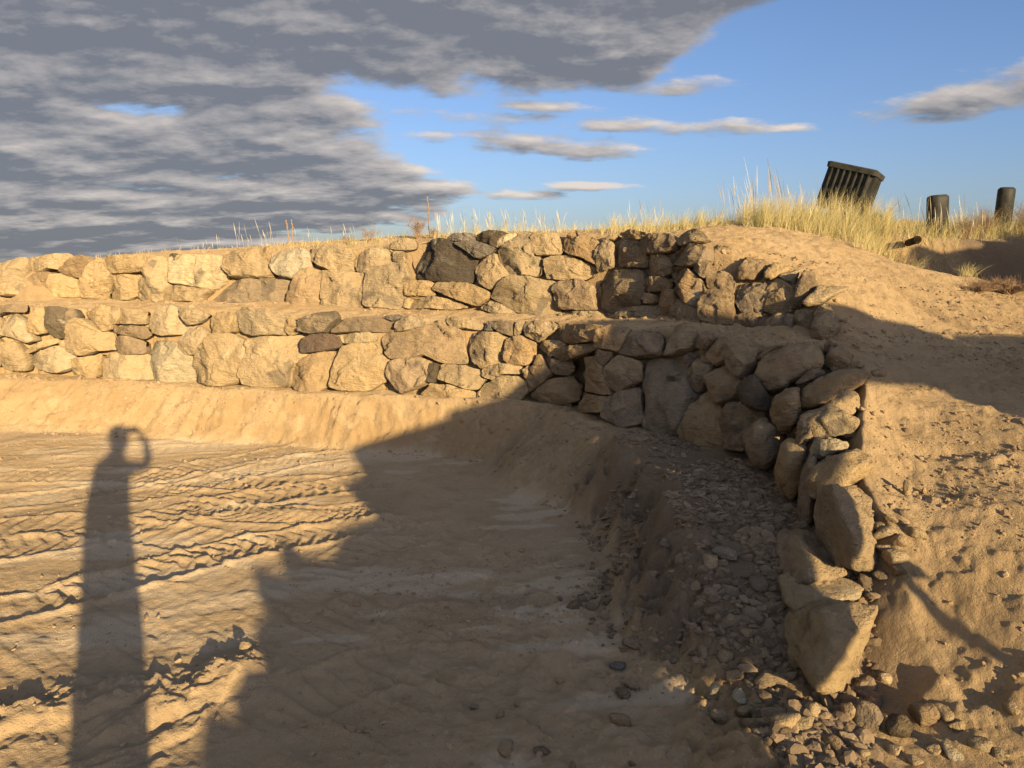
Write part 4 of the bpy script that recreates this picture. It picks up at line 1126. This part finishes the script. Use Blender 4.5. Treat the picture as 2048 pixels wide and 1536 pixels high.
grow("seeding_grass", "pale seeding grass stems bending against the sky along the crest",
     [((1500, 1560), (7.8, 8.4), 34, .60, .0030, 3), ((1440, 1700), (7.8, 8.6), 90, .44, .0026, 0), ((1225, 1330), (8.0, 8.6), 24, .30, .003, 0), ((1780, 1960), (8.0, 9.0), 70, .40, .0026, 0), ((880, 960), (8.4, 9.2), 44, .26, .0028, 4), ((980, 1120), (8.2, 9.0), 80, .24, .0028, 5),
      ((480, 560), (9.0, 9.6), 12, .32, .0030, 0), ((350, 700), (9.0, 9.8), 26, .20, .0028, 0), ((690, 720), (8.9, 9.3), 12, .22, .0028, 0)], SEED, wind=(-.18, .0), seeds=True, lean=.12)
grow("crest_grass", "short dry grass fringe along the top of the upper wall",
     [((870, 1230), (8.2, 9.2), 900, .13, .0020, 14), ((540, 860), (8.7, 9.6), 600, .09, .0020, 14), ((200, 560), (9.2, 10.2), 260, .06, .0020, 14), ((1200, 1420), (7.7, 8.3), 500, .11, .0020, 10)], STRAW)

def ground_at(px, Y):
    X = (px - 1024) / FPX * Y * math.cos(PITCH) * 1.01
    return np.array([X, Y, float(height(np.array([X]), np.array([float(Y)]))[0])])

def tube_verts(P, R, k=6):
    P = np.asarray(P, float); n = len(P)
    T = np.gradient(P, axis=0); T /= np.linalg.norm(T, axis=1)[:, None] + 1e-9
    ref = np.array([0.3, 1, 0.2]); U = np.cross(T, ref); U /= np.linalg.norm(U, axis=1)[:, None] + 1e-9; W = np.cross(T, U)
    a = np.linspace(0, 2 * math.pi, k, endpoint=False)
    v = (P[:, None] + (np.cos(a)[None, :, None] * U[:, None] + np.sin(a)[None, :, None] * W[:, None]) * np.asarray(R)[:, None, None]).reshape(-1, 3)
    i, j = np.meshgrid(np.arange(n - 1), np.arange(k), indexing='ij'); j2 = (j + 1) % k
    f = np.stack([i * k + j, i * k + j2, (i + 1) * k + j2, (i + 1) * k + j], -1).reshape(-1, 4)
    return v, f

def join(parts):
    vs, fs, n = [], [], 0
    for v, f in parts:
        vs.append(v); fs.append(f + n); n += len(v)
    return np.concatenate(vs), np.concatenate(fs)

def shade_attr(o, rng):
    a = o.data.attributes.new('shade', 'FLOAT', 'POINT'); a.data.foreach_set('value', rng.uniform(0, 1, len(o.data.vertices)).astype(np.float32))

def stalk(px, Y, h, bend, label, seed):
    """a dead mullein-like stalk with knobbly seed capsules"""
    r = np.random.default_rng(seed); g = ground_at(px, Y); root = tag(empty("dead_stalk", tuple(g)), label, "plant", "dead seed stalks")
    t = np.linspace(0, 1, 14)
    P = np.c_[bend * t ** 3 * h + r.normal(0, .003, 14), 0 * t, h * t]; P[0, 2] = -.03
    v, f = tube_verts(P, .006 * (1 - .55 * t) + .0015); s = mesh_np("stem", v, f, TWIG, root); shade_attr(s, r)
    caps = []
    for i in range(46):
        q = r.uniform(.25, 1.0); c = np.array([np.interp(q, t, P[:, 0]), 0, h * q]); a = r.uniform(0, 6.28)
        vv, ff = ICO[1]
        caps.append((vv * np.array([.006, .006, .009]) * r.uniform(.6, 1.1) + c + np.array([math.cos(a), math.sin(a), .2]) * .006, ff))
    v, f = join(caps); s = mesh_np("seed_capsules", v, f, TWIG, root); shade_attr(s, r)
stalk(861, 8.9, .46, -.03, "tall dead seed stalk rising above the dark boulder", 1)
stalk(583, 9.4, .30, -.06, "left one of the twin short dead stalks on the crest", 2)
stalk(592, 9.4, .31, -.02, "right one of the twin short dead stalks on the crest", 3)

def bush(px, Y, h, w, n, label, seed, mat=TWIG, name="dry_shrub", flat=1.0, rad=.0022, cat="shrub", group=None):
    r = np.random.default_rng(seed); g = ground_at(px, Y); root = tag(empty(name, tuple(g)), label, cat, group)
    main, fine = [], []
    for i in range(n):
        a = r.uniform(0, 6.28); l = r.uniform(.55, 1.0); k = 7; t = np.linspace(0, 1, k)
        out = w * r.uniform(.2, 1.0); tip = np.array([math.cos(a) * out, math.sin(a) * out * .7, h * l * flat])
        P = t[:, None] * tip + np.c_[np.cumsum(r.normal(0, .01, k)), np.cumsum(r.normal(0, .01, k)), t * (1 - t) * h * .4]
        P[0] = (r.normal(0, .01), r.normal(0, .01), -.02)
        main.append(tube_verts(P, rad * (1.2 - t), 4))
        for _ in range(5):
            q = r.integers(2, k); e = P[q] + r.normal(0, 1, 3) * np.array([.35, .35, .25]) * h * .5 + np.array([0, 0, .2 * h])
            m = (P[q] + e) / 2 + r.normal(0, .02 * h, 3)
            fine.append(tube_verts(np.array([P[q], m, e]), np.array([.6, .5, .25]) * rad, 3))
            for _ in range(2):
                e2 = e + r.normal(0, 1, 3) * .18 * h; fine.append(tube_verts(np.array([m, (m + e2) / 2 + r.normal(0, .01 * h, 3), e2]), np.array([.4, .35, .2]) * rad, 3))
    for nm, L in (("branches", main), ("twigs", fine)):
        v, f = join(L); s = mesh_np(nm, v, f, mat, root); shade_attr(s, r)
    return root
bush(742, 9.1, .16, .16, 16, "sparse leafless dry shrub on the crest left of the dark boulder", 21)
bush(700, 9.0, .10, .10, 12, "low wiry dry weed on the crest, left of the leafless shrub", 22)
bush(838, 8.8, .20, .14, 26, "dense reddish dry shrub behind the dark boulder and tall stalk", 23)
bush(872, 8.7, .10, .10, 14, "low dry weed at the foot of the tall dead stalk", 24)
bush(1790, 7.4, .20, .22, 22, "brown dead weed on the hump in front of the tilted bin", 25)
bush(1825, 7.05, .20, .08, 14, "upright straw-coloured weed at the edge of the right-hand bank", 26, STRAW)
bush(1955, 8.5, .26, .16, 24, "tall dark branching weed between the two black pipes", 27)
bush(2030, 8.6, .30, .2, 30, "tall branching weed at the right edge by the far black pipe", 28)
bush(1920, 8.3, .20, .14, 20, "dark weed right of the leaning black pipe", 29)
bush(2010, 6.35, .16, .42, 60, "heap of dead brushwood in front of the ditch at the right edge", 30, TWIG, "brush_pile", .55, .004, "brush pile")
bush(1950, 6.25, .10, .25, 30, "low tangle of dry roots left of the brushwood heap", 31, TWIG, "root_tangle", .5, .003, "roots")
g = ground_at(1925, 6.75)
rng = np.random.default_rng(33)
tuft = tag(empty("grass_tuft", tuple(g)), "dry grass tuft at the lip of the shaded ditch", "grass tuft")
blades("blades", rng.normal(0, .03, (110, 3)) * np.array([1, 1, 0]), rng.uniform(.08, .17, 110), np.full(110, .0025), .7, STRAW, rng, kind=None, parent=tuft)

# ------------------------------------------------------------------ black plastic bin and pipe stubs on the hump
PLASTIC = plain_material("black_plastic", (.020, .022, .018), (.060, .056, .044), 9.0, .62, .0015, .35)
WOOD = plain_material("weathered_wood", (.30, .22, .13), (.40, .30, .19), 14.0)

def rbox(cx, cy, cz, sx, sy, sz, top=(1, 1)):
    v = np.array([[x, y, z] for z in (-.5, .5) for y in (-.5, .5) for x in (-.5, .5)], float)
    v[4:, 0] *= top[0]; v[4:, 1] *= top[1]
    f = np.array([[0, 2, 3, 1], [4, 5, 7, 6], [0, 1, 5, 4], [2, 6, 7, 3], [1, 3, 7, 5], [0, 4, 6, 2]])
    return v * np.array([sx, sy, sz]) + np.array([cx, cy, cz]), f

def bevel(o, w, seg=2):
    m = o.modifiers.new("bevel", 'BEVEL'); m.width = w; m.segments = seg; m.limit_method = 'ANGLE'
    return o

def rounded_rect(sx, sy, r, k=5):
    P = []
    for cx, cy, a0 in ((sx / 2 - r, sy / 2 - r, 0), (-sx / 2 + r, sy / 2 - r, 90), (-sx / 2 + r, -sy / 2 + r, 180), (sx / 2 - r, -sy / 2 + r, 270)):
        for i in range(k + 1):
            a = math.radians(a0 + 90 * i / k); P.append((cx + r * math.cos(a), cy + r * math.sin(a)))
    return np.array(P)

def loft(sections, cap_lo=True, cap_hi=True):
    """stack of equal-count closed outlines [(P(n,2), z)]"""
    n = len(sections[0][0]); v = np.concatenate([np.c_[P, np.full(n, z)] for P, z in sections]); m = len(sections)
    i, j = np.meshgrid(np.arange(m - 1), np.arange(n), indexing='ij'); j2 = (j + 1) % n
    f = np.stack([i * n + j, i * n + j2, (i + 1) * n + j2, (i + 1) * n + j], -1).reshape(-1, 4)
    tri = np.concatenate([f[:, [0, 1, 2]], f[:, [0, 2, 3]]])
    add = []
    if cap_lo: v = np.r_[v, [[*sections[0][0].mean(0), sections[0][1]]]]; c = len(v) - 1; add += [[(a + 1) % n, a, c] for a in range(n)]
    if cap_hi: v = np.r_[v, [[*sections[-1][0].mean(0), sections[-1][1]]]]; c = len(v) - 1; add += [[(m - 1) * n + a, (m - 1) * n + (a + 1) % n, c] for a in range(n)]
    if add: tri = np.concatenate([tri, np.array(add)])
    return v, tri

BIN_Y = 9.3
b0 = at_y(1684, 418, BIN_Y)
bin_o = tag(empty("storage_bin", tuple(b0)), "ribbed black plastic bin tilted in the tall grass on the hump", "bin")
from mathutils import Matrix
bin_o.rotation_euler = (Matrix.Rotation(math.radians(16), 3, (.402, .916, 0)) @ Matrix.Rotation(math.radians(-36), 3, 'Z')).to_euler()
W0, D0_, H0 = .50, .40, .44
R = lambda s, e=0: rounded_rect(W0 * s + e, D0_ * s + e, .05)
v, f = loft([(R(.90), 0), (R(1.0), H0), (R(.97), H0), (R(.90), .02)], True, True)
mesh_np("body", v, f, PLASTIC, bin_o, False)
v, f = loft([(R(1.0, .01), H0 - .03), (R(1.0, .075), H0 - .02), (R(1.0, .085), H0 + .035), (R(1.0, .05), H0 + .045), (R(1.0, -.02), H0 + .045), (R(1.0, -.03), H0 - .02)], False, False)
mesh_np("rim", v, f, PLASTIC, bin_o, False)
v, f = loft([(R(.92, .01), -.03), (R(.92, .06), -.03), (R(.92, .065), .035), (R(.92, .03), .045), (R(.92, .0), .05)], True, False)
mesh_np("base_flange", v, f, PLASTIC, bin_o, False)
for i in range(7):
    x_ = -W0 * .42 + i * W0 * .14
    bevel(mesh_np("rib", *rbox(x_, -D0_ * .49 - .012, H0 * .5 + .01, .020, .045, H0 * .88), PLASTIC, bin_o, False), .004)
    bevel(mesh_np("rib", *rbox(x_, D0_ * .49 + .012, H0 * .5 + .01, .020, .045, H0 * .88), PLASTIC, bin_o, False), .004)
for i in range(5):
    y_ = -D0_ * .38 + i * D0_ * .19
    for s in (-1, 1): bevel(mesh_np("rib", *rbox(s * (W0 * .49 + .012), y_, H0 * .5 + .01, .045, .020, H0 * .88), PLASTIC, bin_o, False), .004)

def stub(name, px, py_top, py_bot, wpx, Y, lean, label, hollow=False, squ=.5):
    top, bot = at_y(px, py_top, Y), at_y(px, py_bot, Y)
    h = top[2] - bot[2] + .12; w = wpx / FPX * Y
    o = tag(empty(name, (bot[0], bot[1], bot[2] - .12)), label, "pipe", "black plastic pipe stubs")
    o.rotation_euler = (0, lean, 0)
    r = w * squ
    S = lambda s: rounded_rect(w * s, w * s * .95, r * s * .98, 8)
    v, f = loft([(S(1), 0), (S(1), h - .04), (S(.985), h - .015), (S(.93), h - .002), (S(.86), h)], True, True)
    b = mesh_np("pipe_body", v, f, PLASTIC, o)
    v, f = loft([(S(.80), h + .0005), (S(.79), h + .010), (S(.6), h + .012)], False, True)
    mesh_np("end_cap", v, f, PLASTIC, o)
    return o
stub("plastic_pipe", 1876, 392, 455, 36, 8.7, math.radians(-4), "leaning black plastic pipe stub nearer the bin", squ=.36)
stub("plastic_pipe", 2004, 377, 445, 31, 9.1, math.radians(2), "upright black plastic pipe stub at the right edge", squ=.49)
# a small black fitting beside the bin and an open pipe end lying in the grass
p = at_y(1752, 436, 8.8)
fit = tag(empty("pipe_fitting", tuple(p)), "small black plastic fitting in the grass right of the bin", "pipe fitting")
v, f = loft([(rounded_rect(.06, .05, .01), -.05), (rounded_rect(.07, .06, .012), -.01), (rounded_rect(.11, .09, .015), 0), (rounded_rect(.11, .09, .015), .035), (rounded_rect(.08, .06, .012), .038)])
mesh_np("fitting_body", v, f, PLASTIC, fit, False)
v, f = loft([(rounded_rect(.05, .04, .01), .0385), (rounded_rect(.04, .03, .008), .06)], False, True)
mesh_np("fitting_cap", v, f, PLASTIC, fit, False)
p = at_y(1836, 479, 7.75)
a = np.linspace(0, 2 * math.pi, 20, endpoint=False)
circ = lambda r: np.c_[np.cos(a) * r, np.sin(a) * r]
dr = tag(empty("drain_pipe", tuple(p)), "open rusty pipe end lying in the dry grass left of the leaning pipe", "pipe")
dr.rotation_euler = (math.radians(84), 0, math.radians(-8))
RUST = plain_material("rusty_brown", (.045, .03, .02), (.09, .06, .035), 25.0)
v, f = loft([(circ(.036), -.26), (circ(.036), 0), (circ(.031), .001), (circ(.031), -.24)], True, True)
mesh_np("pipe_wall", v, f, RUST, dr)
v, f = loft([(circ(.037), -.04), (circ(.041), -.035), (circ(.041), -.012), (circ(.037), -.008)], False, False)
mesh_np("collar", v, f, RUST, dr)

# ------------------------------------------------------------------ the photographer, whose shadow lies on the pit floor
def skin_mesh(name, joints, edges, mat, parent, sub=2, root=0):
    me = bpy.data.meshes.new(name)
    me.from_pydata([j[:3] for j in joints], edges, [])
    o = add_obj(name, me, parent)
    m = o.modifiers.new("skin", 'SKIN'); m.use_smooth_shade = True
    for i, j in enumerate(joints):
        sv = me.skin_vertices[0].data[i]; rr = j[3]; sv.radius = rr if isinstance(rr, tuple) else (rr, rr); sv.use_root = i == root
    s = o.modifiers.new("sub", 'SUBSURF'); s.levels = sub; s.render_levels = sub
    me.materials.append(mat)
    return o
CLOTH = plain_material("dark_cloth", (.05, .055, .07), (.08, .085, .10), 40.0)
SKIN = plain_material("skin", (.42, .26, .18), (.48, .30, .21), 30.0, .6)
HAIR = plain_material("hair", (.03, .02, .012), (.06, .04, .025), 80.0, .6)
PHONE = plain_material("phone_case", (.02, .02, .022), (.03, .03, .032), 30.0, .4, 0)
gz = float(height(np.array([-.04]), np.array([-.24]))[0])
person = tag(empty("person", (-.04, -.24, 0.0)), "person in dark clothes raising an arm to the head, known by the long shadow", "person")
J = [(0, 0, .95, (.12, .10)), (0, 0, 1.12, (.115, .09)), (.0, .0, 1.28, (.125, .09)), (.01, -.005, 1.39, (.10, .065)), (.02, .0, 1.45, .05), (.03, .03, 1.52, (.07, .085)), (.035, .025, 1.60, (.075, .09)), (.035, .01, 1.655, (.05, .065)),
     (.12, 0, 1.36, .050), (.215, .09, 1.35, .036), (.21, .16, 1.41, .033), (.19, .19, 1.52, .030), (.155, .20, 1.565, .028),
     (-.11, 0, 1.36, .050), (-.14, -.01, 1.12, .040), (-.14, .03, .90, .034), (-.135, .06, .80, .03),
     (.055, 0, .84, .09), (.055, .01, .50, .075), (.065, -.02, .10, .06), (.07, .10, .04, .045),
     (-.055, 0, .84, .09), (-.055, .01, .50, .075), (-.065, -.02, .10, .06), (-.07, .10, .04, .045)]
Ed = [(0, 1), (1, 2), (2, 3), (3, 4), (4, 5), (5, 6), (6, 7), (3, 8), (8, 9), (9, 10), (10, 11), (11, 12), (3, 13), (13, 14), (14, 15), (15, 16), (0, 17), (17, 18), (18, 19), (19, 20), (0, 21), (21, 22), (22, 23), (23, 24)]
J = [(a, b, c + gz, r) for a, b, c, r in J]
skin_mesh("body", J, Ed, CLOTH, person)
# fingers of the raised hand round the phone
for nm, base, k in (("finger", (.175, .207, 1.61), 0), ("finger", (.167, .207, 1.588), 1), ("finger", (.161, .207, 1.566), 2), ("finger", (.157, .205, 1.546), 3)):
    x0, y0, z0 = base; l = (.026, .03, .027, .021)[k]
    skin_mesh(nm, [(x0 + .012, y0 - .012, z0 + gz, .0095), (x0 - .002, y0 - .028, z0 + gz, .009), (x0 - .004 - l * .5, y0 - .030, z0 + gz, .0085), (x0 - .006 - l, y0 - .026, z0 + gz, .0075)], [(0, 1), (1, 2), (2, 3)], SKIN, person, 1)
skin_mesh("thumb", [(.159, .197, 1.545 + gz, .011), (.140, .185, 1.538 + gz, .010), (.122, .183, 1.542 + gz, .009)], [(0, 1), (1, 2)], SKIN, person, 1)
hv, hf = ICO[3]
hv = hv[:, :] * np.array([.083, .10, .10]) + np.array([.035, .0, 1.615 + gz])
mesh_np("hair", hv + fbm3(hv, 30, 2, .5, 3)[:, None] * .012, hf, HAIR, person)
fv, ff = ICO[3]
fz = fv * np.array([.066, .085, .105]) + np.array([.035, .045, 1.56 + gz])
nose = np.exp(-(((fz[:, 0] - .035) / .014) ** 2 + ((fz[:, 2] - 1.56 - gz) / .026) ** 2)) * (fv[:, 1] > .5) * .02
eye = (np.exp(-(((fz[:, 0] - .065) / .014) ** 2 + ((fz[:, 2] - 1.585 - gz) / .010) ** 2)) + np.exp(-(((fz[:, 0] - .005) / .014) ** 2 + ((fz[:, 2] - 1.585 - gz) / .010) ** 2))) * (fv[:, 1] > .5) * .008
fz[:, 1] += nose - eye
mesh_np("face", fz, ff, SKIN, person)
phone = tag(bevel(mesh_np("phone", *rbox(0, 0, 0, .15, .009, .072), PHONE, None, False), .004), "dark phone in the raised hand of the person taking the picture", "phone")
phone.location = (.03, -.05, CAM_H)

# ------------------------------------------------------------------ what else stands behind the camera: a compact excavator and a stake, known by their shadows
YEL = plain_material("machine_paint", (.50, .30, .03), (.58, .36, .05), 12.0, .5, .001, .4)
BLACKM = plain_material("track_rubber", (.02, .02, .02), (.035, .035, .035), 25.0)
STEEL = plain_material("worn_steel", (.16, .14, .12), (.26, .23, .19), 18.0, .6, .002, .4)
GLASS = plain_material("cab_glass", (.03, .04, .045), (.04, .05, .055), 5.0, .08, 0, .5)
EX_S = -3.0
ca, sa, te = math.cos(SUN_AZ), math.sin(SUN_AZ), math.tan(SUN_EL)
ex_o = np.array([4.7 * ca + EX_S * sa, -4.7 * sa + EX_S * ca])
ex_z = float(height(ex_o[:1], ex_o[1:])[0])
excavator = tag(empty("excavator", (ex_o[0], ex_o[1], 0)), "compact yellow excavator parked behind the camera, its arm shading the pit", "excavator")
excavator.rotation_euler = (0, 0, -SUN_AZ)
dz = -te * EX_S
def plate(name, P, half, mat, parent, y0=0.0):
    """extruded side profile: x along the machine, z up"""
    P = np.array(P, float); n = len(P)
    v = np.concatenate([np.c_[P[:, 0] - 4.7, np.full(n, y0 - half), P[:, 1] + dz], np.c_[P[:, 0] - 4.7, np.full(n, y0 + half), P[:, 1] + dz]])
    me = bpy.data.meshes.new(name)
    me.from_pydata([tuple(q) for q in v], [], [tuple(range(n))] + [tuple(range(2 * n - 1, n - 1, -1))] + [(i, i + n, (i + 1) % n + n, (i + 1) % n) for i in range(n)])
    me.materials.append(mat); o = add_obj(name, me, parent); bevel(o, .02); return o
gv = ex_z - dz
plate("boom", [(4.35, 1.45), (4.25, 1.95), (3.75, 2.2), (3.42, 2.18), (3.22, 1.85), (2.95, 1.60), (2.5, 1.50), (2.22, .74), (2.52, .86), (2.72, 1.08), (2.9, 1.22), (3.16, 1.40), (3.6, 1.54), (3.95, 1.5)], .14, YEL, excavator)
st_ = plate("stick", [(2.65, 1.49), (2.1, 1.36), (1.72, 1.27), (1.60, 1.11), (1.36, 1.05), (1.32, .78), (1.62, .44), (1.98, .465), (2.12, .58), (2.32, .68), (2.62, .95)], .11, YEL, excavator)
bk = plate("bucket", [(1.40, .86), (1.06, .82), (1.0, .77), (.92, .74), (.80, .76), (.76, .83), (.70, .80), (.66, .72), (.53, .76), (.49, .70), (.51, .64), (.44, .63), (.40, .58), (.43, .55), (.33, .57), (.26, .50), (.28, .46), (.17, .50), (.12, .42), (.04, .43), (.0, .3), (.02, -.2), (1.76, -.2), (1.79, .42), (1.62, .62)], .32, STEEL, excavator)
for i in range(4): 
    plate("tooth", [(.14, -.2), (.22, -.2), (.14, -.32)], .03, STEEL, excavator, -.24 + .16 * i)
plate("chassis", [(4.0, gv + .42), (4.0, gv + .95), (5.6, gv + .95), (5.75, gv + .7), (5.7, gv + .42)], .62, YEL, excavator)
plate("cab", [(4.12, gv + .95), (4.12, 1.55), (4.22, 1.93), (4.36, 2.02), (4.70, 1.98), (4.85, 1.85), (5.05, 1.80), (5.14, 1.60), (5.14, gv + .95)], .48, YEL, excavator)
plate("window", [(4.2, 1.15), (4.2, 1.5), (4.3, 1.85), (4.68, 1.85), (4.68, 1.15)], .483, GLASS, excavator)
plate("engine_hood", [(5.14, gv + .95), (5.14, gv + 1.5), (5.6, gv + 1.45), (5.75, gv + 1.2), (5.7, gv + .95)], .6, YEL, excavator)
for s in (-1, 1):
    tr = plate("track", [(3.85, gv + .12), (3.75, gv + .25), (3.85, gv + .42), (5.75, gv + .42), (5.88, gv + .25), (5.75, gv + .1), (5.5, gv - .05), (4.0, gv - .05)], .16, BLACKM, excavator, s * .62)
P0 = (2.75 * ca - .5 * sa, -2.75 * sa + -.5 * ca)
su, ss = 2.70, -.5
P0 = np.array([su * ca + ss * sa, -su * sa + ss * ca]); z0 = float(height(P0[:1], P0[1:])[0])
stake = tag(empty("survey_stake", (P0[0], P0[1], z0)), "wooden stake standing right of the camera, casting the thin diagonal shadow", "stake")
zt = .80 - te * ss - z0
bevel(mesh_np("post", *rbox(0, 0, zt / 2 - .05, .032, .032, zt + .1), WOOD, stake, False), .003)
bevel(mesh_np("cross_board", *rbox(.03, .0, zt - .03, .12, .018, .06), WOOD, stake, False), .003)
